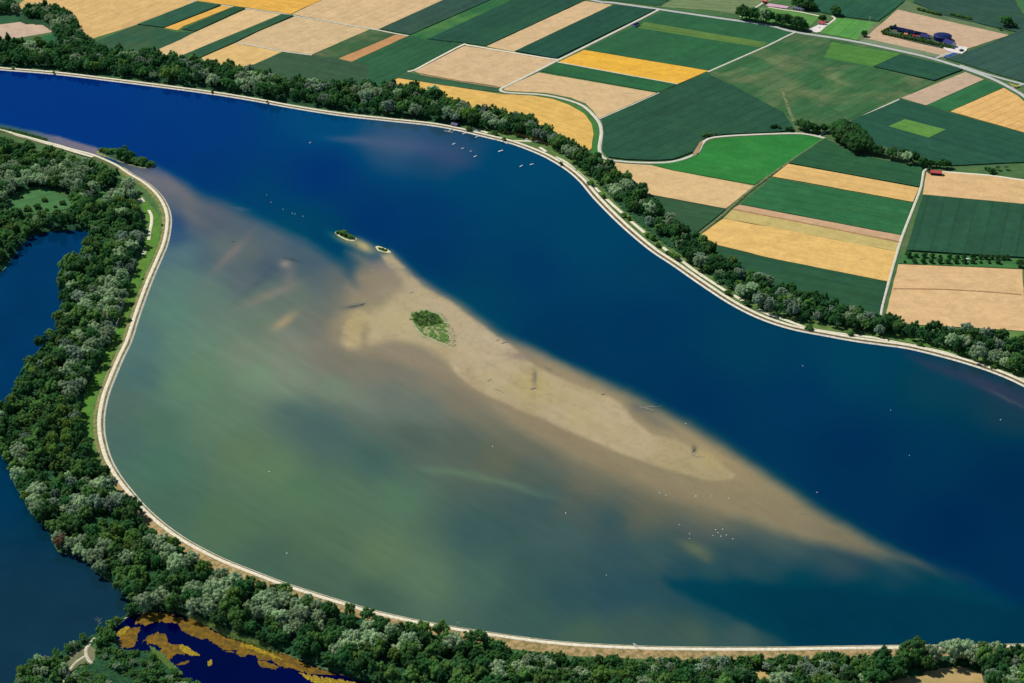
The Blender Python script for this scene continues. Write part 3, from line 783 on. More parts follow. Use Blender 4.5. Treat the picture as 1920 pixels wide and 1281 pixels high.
# name, points, colour, second colour, (tram, streak, patch), height, label
F = [
 ('stubble_field', [(-120, 52), (0, 46), (70, 37), (98, 52), (98, 60), (40, 70), (0, 74), (-120, 82)], (206, 178, 162), None, (0, .05, .05), 0, 'pinkish bare field at the upper left edge'),
 ('grass_field', [(-120, 28), (0, 24), (45, 30), (70, 37), (0, 46), (-120, 52)], (44, 92, 62), (60, 110, 60), (0, .1, .2), 0, 'green meadow above the pinkish field'),
 ('stubble_field', [(30, 11), (60, -10), (200, -45), (380, -45), (350, -5), (370, 3), (257, 46), (245, 50), (175, 72), (155, 65), (147, 50), (100, 25), (38, 17)], (220, 182, 124), (200, 160, 110), (.1, .18, .12), 0, 'large tan straw field at the upper left'),
 ('wheat_field', [(352, -4), (380, -45), (690, -60), (612, -4), (570, 15), (545, 27), (463, 15), (420, 9), (370, 3)], (232, 178, 82), (214, 160, 70), (.12, .16, .1), .6, 'orange ripe grain field at the top edge'),
 ('maize_field', [(256, 47), (370, 3), (416, 10), (308, 53)], (40, 88, 70), None, (0, .08, .08), 1.8, 'dark maize strip below the straw field'),
 ('maize_field', [(150, 90), (256, 47), (307, 54), (330, 60), (366, 60), (342, 73), (292, 96), (240, 100), (180, 96)], (44, 88, 66), (66, 96, 60), (0, .08, .15), 0, 'dark green field beside the upper left trees'),
 ('wheat_field', [(308, 53), (420, 10), (437, 13), (345, 49), (333, 57)], (230, 176, 88), None, (0, .1, .08), .4, 'narrow orange grain strip between dark strips'),
 ('maize_field', [(340, 56), (438, 13), (462, 16), (366, 60)], (38, 82, 62), None, (0, .08, .08), 1.5, 'narrow dark strip beside the orange strip'),
 ('stubble_field', [(290, 96), (340, 74), (367, 60), (462, 17), (528, 26), (483, 46), (412, 75), (338, 106), (300, 106)], (222, 188, 142), None, (.06, .1, .08), 0, 'long pale straw strip running down to the far trees'),
 ('maize_field', [(338, 106), (412, 75), (483, 46), (529, 27), (552, 30), (483, 60), (442, 80), (378, 108), (350, 118)], (44, 88, 66), None, (0, .08, .08), 1.6, 'narrow dark strip between two straw fields'),
 ('stubble_field', [(378, 108), (443, 80), (480, 86), (532, 96), (478, 120), (440, 132), (390, 124)], (224, 186, 126), None, (.05, .1, .05), 0, 'triangular straw field end above the far trees'),
 ('stubble_field', [(443, 80), (483, 60), (553, 31), (693, 55), (585, 102), (532, 95.5), (480, 85.5)], (214, 184, 146), None, (.05, .1, .08), 0, 'pale straw field with faint diagonal streaks'),
 ('stubble_field', [(547, 27), (572, 15), (615, -5), (680, -55), (900, -60), (832, -1), (709, 55), (697, 54)], (216, 184, 144), (204, 172, 136), (.12, .12, .08), 0, 'large pale straw field at the top left of centre'),
 ('grass_field', [(478, 120), (532, 97), (585, 103), (625, 109), (660, 117), (690, 119), (715, 126), (725, 158), (700, 175), (600, 175), (520, 155), (470, 140)], (54, 88, 66), (66, 94, 62), (0, .06, .15), 0, 'brownish dark green field above the far trees'),
 ('meadow', [(587, 102), (695, 55), (713, 57), (741, 65), (635, 110), (605, 107)], (58, 98, 64), (108, 116, 78), (0, .15, .3), 0, 'mottled green strip beside the brown strip'),
 ('stubble_field', [(635, 110), (742, 65), (764, 68), (660, 115.5)], (196, 144, 100), None, (0, .08, .06), 0, 'narrow brown orange ploughed strip'),
 ('grass_field', [(660, 116), (766, 67), (870, 83.5), (762, 135), (718, 162), (690, 160), (690, 120)], (42, 92, 64), (52, 104, 66), (.2, .12, .1), 0, 'dark green field with fine pale rows'),
 ('maize_field', [(710, 55), (835, -1), (900, -60), (1010, -60), (928, -3), (770, 66), (740, 61)], (48, 82, 74), None, (0, .06, .1), 1.2, 'slate green field at the top centre left'),
 ('meadow', [(770, 66), (928, -3), (1010, -60), (1060, -60), (966, -3), (812, 71), (795, 75)], (46, 106, 66), (92, 138, 66), (0, .15, .2), 0, 'lighter green strip between two dark fields'),
 ('maize_field', [(800, 74), (967, -3), (1060, -60), (1180, -60), (1096, 2), (912, 87), (870, 82)], (34, 80, 66), None, (0, .06, .1), 1.2, 'broad dark maize field at top centre'),
 ('stubble_field', [(912, 87), (1096, 2), (1148, 9), (963, 97)], (217, 184, 146), None, (.05, .06, .05), 0, 'pale straw strip between two dark maize fields'),
 ('maize_field', [(965, 97), (1151, 10), (1231, 19), (1045, 110), (1038, 111)], (32, 80, 68), None, (0, .05, .08), 2.0, 'very dark maize field left of the solar roofed shed'),
 ('stubble_field', [(777, 134), (870, 86), (963, 99), (1040, 113), (1043, 116), (942, 165), (928, 161), (850, 149), (785, 137)], (214, 182, 146), (196, 164, 130), (.04, .05, .08), 0, 'pale straw field bounded by white tracks'),
 ('grass_field', [(747, 146), (765, 137), (850, 150), (938, 164), (934, 173), (850, 163)], (50, 94, 70), None, (0, .05, .08), .5, 'thin dark green strip above the golden field'),
 ('wheat_field', [(700, 190), (725, 157), (747, 147), (850, 163), (940, 177), (1000, 180), (1036, 186), (1067, 197), (1095, 213), (1109, 232), (1113, 252), (1109, 279), (1090, 292), (1000, 262), (850, 215)], (228, 184, 104), (214, 172, 100), (.1, .08, .08), .4, 'golden grain field with a rounded right end'),
 ('meadow', [(1000, 179), (1036, 184), (1070, 194), (1097, 208), (1114, 228), (1121, 250), (1119, 275), (1122, 298), (1108, 300), (1110, 276), (1114, 252), (1109, 230), (1095, 211), (1067, 195), (1035, 185)], (62, 124, 62), None, (0, .05, .1), 0, 'curved green verge round the golden field'),
 ('stubble_field', [(947, 164), (1010, 136), (1232, 174.5), (1122, 222), (1112, 208), (1098, 194), (1070, 183), (1022, 174), (960, 171), (944, 169)], (216, 184, 144), None, (.03, .04, .05), 0, 'smooth tan field inside the bend of the white track'),
 ('grass_field', [(1014, 134), (1044, 118.5), (1271, 158.5), (1234, 173.5)], (40, 98, 64), None, (0, .06, .08), .5, 'dark green strip below the orange field'),
 ('wheat_field', [(1046, 117), (1095, 94), (1328, 133), (1271, 157.5)], (236, 180, 66), (238, 196, 92), (.06, .16, .12), .4, 'bright orange ripe field in the upper middle'),
 ('grass_field', [(1097, 93), (1242, 20), (1440, 48), (1490, 61), (1440, 86), (1330, 132.5)], (42, 96, 66), (46, 106, 62), (.03, .1, .12), 0, 'wide green field above the orange field'),
 ('meadow', [(1208, 41), (1440, 80), (1425, 89), (1196, 52)], (88, 124, 66), None, (0, .15, .12), 0, 'yellow green stripe crossing the wide green field'),
 ('maize_field', [(1118, -2), (1180, -50), (1330, -60), (1262, -6), (1238, 12)], (40, 88, 66), None, (0, .05, .1), .5, 'dark field above the main road at top centre'),
 ('meadow', [(1230, 13), (1268, -2), (1340, -50), (1520, -60), (1450, 0), (1428, 10), (1388, 28), (1330, 19)], (116, 136, 92), (134, 144, 100), (.25, .1, .1), 0, 'olive plot with parallel pale lines beside the sports ground'),
 ('meadow', [(1235, 12), (1385, 29), (1382, 36), (1245, 17)], (70, 112, 72), None, (0, .05, .1), 0, 'green verge between olive plot and main road'),
 ('sports_ground', [(1430, 14), (1500, 22), (1540, 30), (1512, 54), (1490, 55), (1388, 33)], (92, 144, 78), None, (0, .04, .06), 0, 'fenced green training pitch behind the row of trees'),
 ('football_pitch', [(1536, 61), (1567, 33), (1641, 42), (1606, 75)], (84, 148, 76), None, (0, .05, .05), 0, 'light green football pitch beside the clubhouse yard'),
 ('meadow', [(1606, 75), (1641, 42), (1652, 42), (1626, 74)], (112, 132, 88), None, (0, .05, .1), 0, 'olive margin right of the football pitch'),
 ('maize_field', [(1530, -20), (1700, -30), (1698, 2), (1647, 41), (1575, 31), (1528, 22), (1500, 12)], (38, 88, 70), None, (0, .05, .1), 1.2, 'dark field behind the football pitch'),
 ('meadow', [(1698, 0), (1720, 10), (1892, 62), (1890, 67), (1684, 18)], (104, 124, 84), (80, 108, 76), (0, .1, .2), 0, 'olive hedge strip above the pinkish farm field'),
 ('stubble_field', [(1621, 72), (1683, 18), (1892, 66), (1818, 90), (1794, 104), (1764, 108), (1745, 105)], (204, 174, 150), None, (.05, .05, .04), 0, 'pinkish harvested field surrounding the farm'),
 ('meadow', [(1606, 78), (1625, 72), (1764, 103), (1755, 108)], (126, 142, 108), None, (0, .12, .15), 0, 'grey green strip between farm field and main road'),
 ('maize_field', [(1712, 5), (1720, -40), (1890, -40), (1908, 10), (1930, 40), (1960, 70), (1892, 58), (1760, 27)], (46, 82, 74), None, (0, .05, .12), 1.0, 'slate dark field in the upper right corner'),
 ('meadow', [(1890, -30), (2050, -30), (2050, 80), (1960, 70), (1925, 30)], (60, 112, 72), None, (0, .05, .1), 0, 'green field right of the curving road at the top right corner'),
 ('maize_field', [(1772, 111), (1838, 88), (1925, 52), (2100, 30), (2100, 210), (1925, 156), (1865, 139), (1802, 119)], (54, 88, 80), (46, 84, 76), (0, .04, .08), 1.0, 'large slate green field right of the farm'),
 ('meadow', [(1329, 134), (1440, 87), (1492, 63), (1590, 79), (1690, 101), (1636, 125), (1752, 153), (1690, 185), (1587, 226), (1560, 236), (1535, 240), (1495, 246), (1480, 218), (1400, 175)], (56, 104, 66), (108, 124, 82), (0, .16, .36), 0, 'broad mottled meadow in the upper right'),
 ('meadow', [(1560, 79), (1688, 101), (1636, 125), (1545, 108)], (78, 132, 64), None, (0, .06, .1), 0, 'yellow green rectangle at the meadow edge by the road'),
 ('maize_field', [(1637, 126), (1691, 103), (1807, 131), (1752, 152.5)], (36, 82, 68), None, (0, .04, .06), 1.8, 'small dark maize block below the main road'),
 ('maize_field', [(1127, 224), (1270, 160), (1326, 137), (1400, 175), (1470, 212), (1492, 245), (1440, 250), (1360, 253), (1327, 258), (1312, 268), (1302, 285), (1262, 300), (1222, 302), (1172, 300), (1140, 296), (1128, 282), (1130, 250)], (38, 82, 64), (46, 92, 62), (0, .05, .1), 1.5, 'broad dark green field enclosed by the winding track'),
 ('stubble_field', [(1689, 184), (1810, 135), (1845, 149), (1736, 197.5)], (196, 170, 150), None, (0, .06, .05), 0, 'dusky pink bare strip below the main road'),
 ('grass_field', [(1738, 197), (1847, 150), (1884, 163), (1780, 209)], (44, 106, 70), None, (.04, .05, .05), 0, 'green strip between pink strip and orange field'),
 ('wheat_field', [(1782, 209.5), (1882, 165), (1908, 180), (1925, 196), (2000, 240), (2000, 268), (1925, 250)], (228, 182, 118), None, (.18, .06, .05), .4, 'orange tan field at the right edge below the junction'),
 ('maize_field', [(1690, 187), (1736, 199), (1778, 211), (1925, 252), (2000, 270), (2000, 310), (1925, 305), (1780, 312), (1740, 302), (1700, 292), (1645, 280), (1590, 236), (1595, 226)], (36, 84, 68), (40, 90, 68), (0, .04, .08), 1.2, 'large dark field round the light green rectangle'),
 ('meadow', [(1664, 238), (1696, 224), (1775, 244), (1742, 260)], (92, 142, 70), None, (0, .06, .08), 1.3, 'light green rectangle inside the large dark field'),
 ('grass_field', [(1222, 309), (1262, 305), (1295, 297), (1312, 288), (1320, 272), (1330, 263), (1360, 258), (1440, 254), (1500, 253), (1534, 257), (1541, 262), (1475, 305), (1415, 346), (1262, 319)], (44, 126, 58), (56, 134, 60), (.03, .08, .08), 0, 'vivid green field below the winding track'),
 ('grass_field', [(1479, 306), (1545, 260), (1562, 268), (1600, 288), (1652, 300), (1730, 314), (1724, 351), (1560, 321)], (42, 92, 62), (36, 84, 58), (.16, .08, .06), .8, 'dark striped field right of the vivid green field'),
 ('stubble_field', [(1105, 296), (1140, 303), (1172, 307), (1222, 310), (1262, 320), (1414, 348.5), (1361, 391), (1191, 359), (1160, 340)], (220, 186, 140), None, (.03, .04, .05), 0, 'smooth tan field left of the vivid green field'),
 ('maize_field', [(1185, 359), (1361, 392.5), (1292, 448), (1270, 450), (1210, 400)], (50, 88, 62), (60, 92, 60), (0, .05, .1), .6, 'olive dark wedge field by the far shore trees'),
 ('wheat_field', [(1448, 331), (1478, 307.5), (1560, 322.5), (1723, 352.5), (1712, 379)], (226, 184, 120), None, (.12, .08, .05), .3, 'tan grain strip between two green fields'),
 ('grass_field', [(1389, 383), (1446, 333), (1711, 380.5), (1691, 441)], (44, 106, 68), (58, 116, 66), (0, .1, .12), 0, 'green field left of the straight track'),
 ('stubble_field', [(1374, 391), (1387, 384), (1691, 441.5), (1688, 453)], (204, 166, 136), None, (0, .06, .05), 0, 'thin pinkish ploughed strip'),
 ('stubble_field', [(1357, 409), (1374, 392), (1688, 454), (1683, 472)], (200, 180, 118), (186, 168, 104), (0, .1, .08), 0, 'olive tan strip above the golden field'),
 ('wheat_field', [(1302, 449), (1357, 410), (1683, 472.5), (1665, 528), (1440, 483)], (230, 188, 118), (222, 178, 108), (.05, .08, .06), .3, 'large golden tan field left of the straight track'),
 ('maize_field', [(1290, 452), (1302, 449), (1440, 484), (1664, 529), (1650, 590), (1640, 610), (1560, 600), (1440, 562), (1340, 500)], (40, 84, 62), None, (0, .05, .1), 1.2, 'dark maize field above the shore willows'),
 ('stubble_field', [(1737, 323), (1770, 322), (1925, 337), (2060, 352), (2060, 396), (1925, 383), (1730, 365)], (222, 184, 138), None, (.04, .05, .05), 0, 'tan field in front of the red roofed barn'),
 ('maize_field', [(1729, 366), (1925, 384), (2060, 397), (2060, 492), (1925, 485), (1697, 471)], (40, 84, 64), (44, 90, 64), (0, .06, .08), 1.8, 'dark maize field above the orchard rows'),
 ('orchard_grass', [(1694, 473), (1925, 486), (2060, 494), (2060, 512), (1925, 504), (1684, 494)], (64, 116, 66), (84, 128, 66), (0, .1, .15), 0, 'grass strip under the orchard rows'),
 ('stubble_field', [(1684, 495.5), (1917, 505), (1920, 560), (1925, 621), (1656, 605), (1672, 545)], (222, 184, 140), (212, 176, 138), (.02, .06, .06), 0, 'large tan field at the right edge by the dam'),
 ('meadow', [(1917, 505), (2060, 512), (2060, 640), (1925, 622), (1921, 560)], (84, 122, 70), None, (0, .1, .15), 0, 'green margin at the right edge beside the tan field'),
 ('meadow', [(1650, 606), (1925, 622), (2060, 640), (2060, 800), (1925, 712), (1850, 684), (1760, 655), (1700, 642), (1640, 632)], (86, 130, 66), (110, 138, 70), (0, .08, .15), 0, 'green shore meadow under the scattered shore trees'),
 ('meadow', [(40, 82), (98, 62), (120, 66), (118, 90), (60, 92)], (44, 104, 66), None, (0, .05, .1), 0, 'small green clearing between the upper left trees'),
 ('meadow', [(5, 384), (24, 366), (50, 352), (80, 352), (112, 362), (132, 372), (138, 388), (96, 400), (60, 402), (20, 396)], (72, 120, 74), (60, 104, 66), (0, .1, .3), 0, 'pale green reed meadow inside the left wood'),
 ('meadow', [(172, 368), (205, 352), (212, 362), (196, 378), (176, 378)], (70, 120, 66), None, (0, .1, .2), 0, 'small grassy gap in the left wood'),
 ('dry_meadow', [(1418, 1256), (1440, 1262), (1455, 1276), (1440, 1290), (1412, 1266)], (200, 172, 118), (130, 136, 76), (0, .1, .3), 0, 'small dry clearing at the bottom right of centre'),
 ('dry_meadow', [(1660, 1281), (1690, 1272), (1730, 1268), (1735, 1255), (1800, 1250), (1840, 1262), (1845, 1281), (1830, 1320), (1650, 1320)], (196, 166, 118), (124, 136, 78), (0, .1, .3), 0, 'dry tan clearing at the bottom right'),
 ('dry_meadow', [(120, 1230), (140, 1216), (170, 1212), (190, 1226), (186, 1242), (150, 1246), (130, 1262), (118, 1258)], (132, 130, 98), (84, 110, 66), (0, .1, .4), 0, 'worn clearing round the gravel fork at the lower left'),
 ('pinkish_verge', [(1309, 268), (1318, 262), (1316, 272), (1308, 288), (1298, 292), (1302, 280)], (176, 146, 104), None, (0, .1, .2), .5, 'brown scrub bank at the bend of the winding track'),
]
for i, (nm, pts, c, c2, (tram, strk, pat), hgt, lab) in enumerate(F):
    z0 = 0.06 + 0.012 * i
    w = poly_world(pts, z0)
    n = len(w)
    L = max(range(n), key=lambda j: (w[(j + 1) % n] - w[j]).length if max(abs(pts[j][0] - 960), abs(pts[(j + 1) % n][0] - 960)) < 975 and min(pts[j][1], pts[(j + 1) % n][1]) > -5 else 0)
    e = w[(L + 1) % n] - w[L]
    mat = mat_field(nm + '_surface', c, math.atan2(e.y, e.x), tram, strk, pat, c2)
    if hgt > 0.9:
        w = inset(w, 1.2)
    ww = []
    for q in range(len(w)):
        a_, b_ = w[q], w[(q + 1) % len(w)]
        m_ = max(1, min(40, int((b_ - a_).length / 14)))
        ww.append(a_)
        dn = Vector((-(b_ - a_).y, (b_ - a_).x, 0)).normalized()
        for r_ in range(1, m_):
            pt = a_.lerp(b_, r_ / m_)
            ww.append(pt + dn * 2.2 * (float(fbm(np.array([pt.x / 30]), np.array([pt.y / 30]), 91, 3)[0]) - .5))
    w = ww
    flat_poly(nm, None, z0 + hgt, mat, skirt=hgt + 0.05 if hgt else 0.05, label=lab, world_pts=w)

# ------------------------------------------------------------------ roads and tracks
R = [
 ('country_road', [(980, -40), (1112, 0), (1150, 5), (1235, 17), (1330, 31), (1440, 47), (1492, 60), (1595, 76), (1700, 98), (1747, 109), (1802, 126), (1860, 147), (1905, 170), (1935, 190), (2050, 270)], 7, 'asphalt', 'pale main road crossing the upper right farmland'),
 ('junction_road', [(1800, 122), (1838, 135), (1865, 143), (1890, 150), (1925, 159), (2100, 205)], 5, 'asphalt', 'branch of the main road at the right edge junction'),
 ('junction_link', [(1893, 165), (1908, 161), (1918, 158)], 4, 'asphalt', 'short link lane round the small traffic island'),
 ('country_road', [(1878, -10), (1895, 8), (1910, 22), (1925, 40), (1980, 90)], 6, 'asphalt', 'curving pale road in the top right corner'),
 ('farm_track', [(1235, 18), (1190, 41), (1140, 66), (1100, 86), (1060, 106), (1043, 114), (1010, 131), (960, 156), (945, 163), (938, 168), (945, 172), (960, 174), (1022, 178), (1067, 188), (1095, 199), (1115, 218), (1125, 232), (1128, 250), (1124, 275), (1127, 290), (1138, 298), (1172, 303), (1222, 305), (1260, 303), (1292, 294), (1309, 284), (1316, 270), (1328, 260), (1360, 255), (1440, 251), (1502, 250), (1532, 255), (1547, 259)], 4.6, 'track', 'winding pale farm track from the main road to the fields'),
 ('farm_track', [(535, 26), (555, 30), (620, 41), (697, 54), (709, 56), (738, 62), (766, 67)], 2.6, 'track', 'thin track between straw fields at the upper left'),
 ('farm_track', [(340, -6), (370, 3), (420, 10), (465, 16), (535, 26)], 2.6, 'track', 'thin track along the orange field at the top left'),
 ('farm_track', [(764, 134), (778, 131), (800, 119), (865, 85), (875, 84), (912, 90), (960, 98), (1040, 111), (1052, 110)], 3.6, 'road', 'white track bordering the pale straw field'),
 ('farm_track', [(443, 80), (480, 86), (532, 96), (585, 103)], 2.4, 'track', 'faint track above the triangular straw field'),
 ('farm_track', [(1045, 116), (1271, 157.5)], 1.6, 'track', 'pale margin along the orange field'),
 ('farm_track', [(1326, 135), (1440, 85), (1470, 70), (1492, 60)], 3.0, 'track', 'straight pale track across the green fields'),
 ('farm_track', [(1236, 174), (1123, 223)], 1.8, 'track', 'thin edge track of the smooth tan field'),
 ('farm_track', [(1741, 316), (1732, 321), (1727, 350), (1713, 388), (1692, 442), (1677, 490), (1666, 530), (1655, 570), (1650, 600)], 2.6, 'track', 'straight pale track down to the shore trees'),
 ('farm_track', [(1762, 321), (1800, 324), (1860, 329), (1925, 338), (2050, 352)], 3.4, 'road', 'pale track from the barn to the right edge'),
 ('grass_track', [(1545, 260), (1476, 306), (1440, 331), (1400, 362), (1370, 389), (1350, 407), (1297, 449)], 3.6, 'gtrack', 'worn grass track between tan and green fields'),
 ('farm_drive', [(1755, 109), (1775, 101), (1790, 98), (1800, 95)], 4.5, 'asphalt', 'short drive from the main road to the farm'),
 ('club_lane', [(1388, 32), (1400, 24), (1432, 4), (1440, -10)], 3.2, 'track', 'narrow lane along the training pitch'),
 ('club_lane', [(1535, 60), (1550, 47), (1566, 35), (1560, 30)], 2.6, 'road', 'narrow lane beside the football pitch'),
 ('club_lane', [(1440, 13), (1470, 18), (1500, 22), (1538, 30)], 2.2, 'road', 'pale path along the upper edge of the training pitch'),
 ('field_path', [(1686, 186), (1650, 202), (1620, 216), (1598, 226), (1555, 243), (1536, 255)], 2.0, 'track', 'faint path along the meadow edge'),
 ('wood_track', [(-120, 200), (-60, 227), (0, 243), (33, 253), (56, 259), (87, 268), (115, 276), (140, 284), (175, 294)], 4.6, 'road', 'white road under the trees at the left edge'),
 ('gravel_track', [(178, 1196), (168, 1207), (161, 1218), (163, 1232), (172, 1243), (195, 1258), (225, 1275), (250, 1300)], 2.4, 'dirt', 'forked gravel track at the lower left'),
 ('gravel_track', [(163, 1228), (146, 1238), (133, 1252), (124, 1270), (112, 1295)], 1.6, 'dirt', 'left branch of the gravel fork'),
 ('grass_track', [(232, 1160), (245, 1150), (258, 1139)], 1.5, 'dirt', 'short pale path north of the pond'),
 ('field_line', [(1675, 541), (1760, 542), (1840, 546), (1915, 552)], 2.2, 'fline', 'brown dividing line across the tan field'),
 ('field_line', [(1374, 392), (1530, 422), (1688, 454)], 2.0, 'fline', 'brown furrow below the thin pinkish strip'),
 ('field_line', [(1468, 168), (1475, 190), (1482, 210), (1490, 228)], 5.0, 'gtrack', 'worn dry streak across the mottled meadow'),
 ('field_line', [(787, 139), (850, 150), (935, 164)], 2.0, 'fline', 'brown furrow at the lower edge of the pale straw field'),
]
M['dirt'] = mat_simple('trodden_dirt', (214, 204, 178), 1, .15, .3, c2=(176, 168, 140))
M['gtrack'] = mat_simple('worn_grass_track', (112, 122, 84), 1, .25, .15, c2=(84, 104, 66))
M['fline'] = mat_simple('brown_furrow', (176, 136, 94), 1, .2, .2)
for i, (nm, pts, wd, mt, lab) in enumerate(R):
    straight = nm in ('field_line',)
    road(nm, pts, wd, M[mt], (2.1 if nm == 'wood_track' else 1.05) + 0.012 * i, lab, 12)

flat_poly('farm_garden', [(1654, 63), (1676, 51), (1700, 54), (1735, 62), (1762, 72), (1775, 92), (1720, 80), (1680, 70)], 1.45, mat_simple('farm_garden_ground', (44, 72, 62), 1, .3, .12, c2=(96, 104, 84)), label='dark green garden ground inside the farm hedge')
flat_poly('farm_yard', [(1762, 86), (1776, 82), (1815, 89), (1812, 95), (1803, 101), (1792, 99), (1776, 96)], 1.6, M['yard'], label='pale paved yard in front of the farm')
flat_poly('club_yard', [(1514, 56), (1540, 44), (1556, 42), (1538, 60), (1530, 61)], 1.0, M['yard'], label='pale gravel car park of the clubhouse')
flat_poly('tennis_courts', [(1440, 6), (1480, 12), (1475, 16), (1436, 11)], 1.0, M['court'], label='pink clay courts at the top edge')
flat_poly('traffic_island', [(1890, 155), (1913, 161), (1906, 164), (1897, 162)], 1.9, mat_simple('island_grass', (150, 152, 80)), label='small grassy traffic island at the right edge junction')

# ------------------------------------------------------------------ trees
def ico(sub=1):
    bm = bmesh.new()
    bmesh.ops.create_icosphere(bm, subdivisions=sub, radius=1.0)
    v = np.array([x.co[:] for x in bm.verts]); f = np.array([[q.index for q in p.verts] for p in bm.faces])
    bm.free()
    return v, f


ICO1 = ico(1); ICO2 = ico(2)


def crown_arrays(seed, rx=1.0, zc=0.62, rz=0.5, npuff=16, pr=(0.26, 0.42), nleaf=130, leaf=0.07, core=0.86):
    """crown of leaf clumps spread over many puffs; unit height 1.0, radius rx"""
    r = np.random.default_rng(seed)
    V = []; T = []; off = 0
    ctr = np.array([0, 0, zc])
    puffs = [(ctr + np.array([0, 0, -0.02]), 0.5 * min(rx, rz) * 1.3)]
    ga = math.pi * (3 - math.sqrt(5))
    for i in range(npuff):
        h = 1 - (i + 0.5) / npuff * 1.45
        rr = math.sqrt(max(0, 1 - h * h))
        a = ga * i + r.uniform(-.4, .4)
        d = np.array([rr * math.cos(a) * rx, rr * math.sin(a) * rx, h * rz])
        q = r.uniform(*pr)
        puffs.append((ctr + d * r.uniform(0.45, 0.92), q))
    lv = []
    for (c, q) in puffs:
        sc = np.array([rx * q * 1.0, rx * q * 1.0, rz * q * 1.15]) if q > 0 else 1
        iv, iff = ICO1
        nn = r.uniform(0.82, 1.1, len(iv))[:, None]
        V.append(c + iv * sc * core * nn); T.append(iff + off); off += len(iv)
        n = int(nleaf * max(0.35, (q / 0.28) ** 2))
        d = r.normal(size=(n, 3)); d /= np.linalg.norm(d, axis=1)[:, None]
        out = (c - ctr) + np.array([0, 0, 0.25])
        d = d + out / max(1e-6, np.linalg.norm(out)) * 0.55
        d /= np.linalg.norm(d, axis=1)[:, None]
        p = c + d * sc * r.uniform(0.86, 1.14, n)[:, None]
        nrm = d + r.normal(size=(n, 3)) * 0.45
        nrm /= np.linalg.norm(nrm, axis=1)[:, None]
        t1 = np.cross(nrm, r.normal(size=(n, 3))); t1 /= np.linalg.norm(t1, axis=1)[:, None]
        t2 = np.cross(nrm, t1)
        s = (leaf * rx * r.uniform(0.6, 1.4, n))[:, None]
        a0 = p + t1 * s; b0 = p - t1 * s * 0.6 + t2 * s * 0.9; c0 = p - t1 * s * 0.6 - t2 * s * 0.9
        tri = np.stack([a0, b0, c0], 1).reshape(-1, 3)
        V.append(tri); T.append(np.arange(3 * n).reshape(n, 3) + off); off += 3 * n
    return np.vstack(V), np.vstack(T)


def trunk_mesh(name, seed, zc, rx):
    r = random.Random(seed)
    b = MB()
    b.tube((0, 0, 0), (0.01, 0.01, zc * 0.5), 0.028, 0.02)
    b.tube((0.01, 0.01, zc * 0.5), (0.0, 0.02, zc * 1.15), 0.02, 0.008)
    for k in range(5):
        a = r.uniform(0, 6.28); h = zc * r.uniform(0.45, 0.8)
        b.tube((0, 0, h), (math.cos(a) * rx * 0.6, math.sin(a) * rx * 0.6, h + zc * 0.35), 0.012, 0.004, 4)
    return b.build(name, M['bark'])


PROTO = {}
LOW = {}
SPEC = {  # leaf material, rx (per unit height), zc, rz, puffs, puff radius, leaves, leaf size
    'silver_willow': ('leaf_silver', 0.46, 0.56, 0.42, 44, (0.14, 0.28), 95, 0.045, 'willow'),
    'grey_willow': ('leaf_grey', 0.44, 0.56, 0.42, 48, (0.12, 0.25), 95, 0.045, 'willow'),
    'broadleaf_tree': ('leaf_dark', 0.42, 0.58, 0.41, 44, (0.13, 0.29), 95, 0.045, 'tree'),
    'ash_tree': ('leaf_mid', 0.38, 0.58, 0.42, 38, (0.14, 0.30), 95, 0.05, 'tree'),
    'lime_tree': ('leaf_lime', 0.40, 0.58, 0.40, 38, (0.14, 0.30), 95, 0.05, 'tree'),
    'poplar_tree': ('leaf_dark', 0.22, 0.54, 0.46, 30, (0.18, 0.4), 90, 0.06, 'poplar'),
    'reddish_tree': ('leaf_brown', 0.40, 0.55, 0.40, 32, (0.15, 0.32), 95, 0.05, 'tree'),
    'field_tree': ('leaf_dark', 0.50, 0.52, 0.47, 44, (0.16, 0.32), 95, 0.05, 'tree'),
    'bush': ('leaf_mid', 0.62, 0.45, 0.46, 22, (0.2, 0.38), 90, 0.07, 'bush'),
}
for kd, (mt, rx, zc, rz, npf, pr, nl, lf, cat) in SPEC.items():
    PROTO[kd] = []
    for s in range(3):
        v, t = crown_arrays(hash(kd) % 1000 if False else sum(map(ord, kd)) + s * 31, rx, zc, rz, npf, pr, nl, lf)
        PROTO[kd].append((mesh_np(kd + '_crown', v, t, M[mt]), trunk_mesh(kd + '_trunk', s, zc, rx)))
    LOW[kd] = crown_arrays(sum(map(ord, kd)), rx, zc, rz, 16, (pr[0] * 1.4, pr[1] * 1.3), 34, lf * 2.0)

trees = []          # (kind, x, y, height, widen, zone)


def add_tree(kd, u, v, h, zone, wid=1.0, z=0.0):
    p = P(u, v, z)
    trees.append((kd, p.x, p.y, h, wid, zone, z))


CLEAR = [[(2, 386), (24, 364), (60, 350), (112, 358), (136, 370), (142, 392), (136, 408), (70, 420), (8, 410)], [(170, 370), (208, 350), (216, 364), (198, 388), (176, 392)],
         [(1414, 1254), (1440, 1260), (1458, 1280), (1440, 1296), (1408, 1270)], [(1655, 1285), (1690, 1272), (1735, 1262), (1800, 1250), (1845, 1262), (1850, 1290), (1830, 1330), (1650, 1330)],
         [(128, 1232), (146, 1220), (162, 1206), (176, 1198), (180, 1215), (176, 1236), (168, 1246), (146, 1254), (130, 1272), (118, 1280)], POND, LAKE1, LAKE2, GREENSTRIP,
         [(164, 1234), (182, 1236), (236, 1270), (262, 1300), (244, 1310), (160, 1254)], [(126, 1262), (150, 1236), (160, 1240), (140, 1262), (126, 1300), (104, 1300)], [(158, 1222), (172, 1192), (186, 1188), (182, 1206), (170, 1226)]]
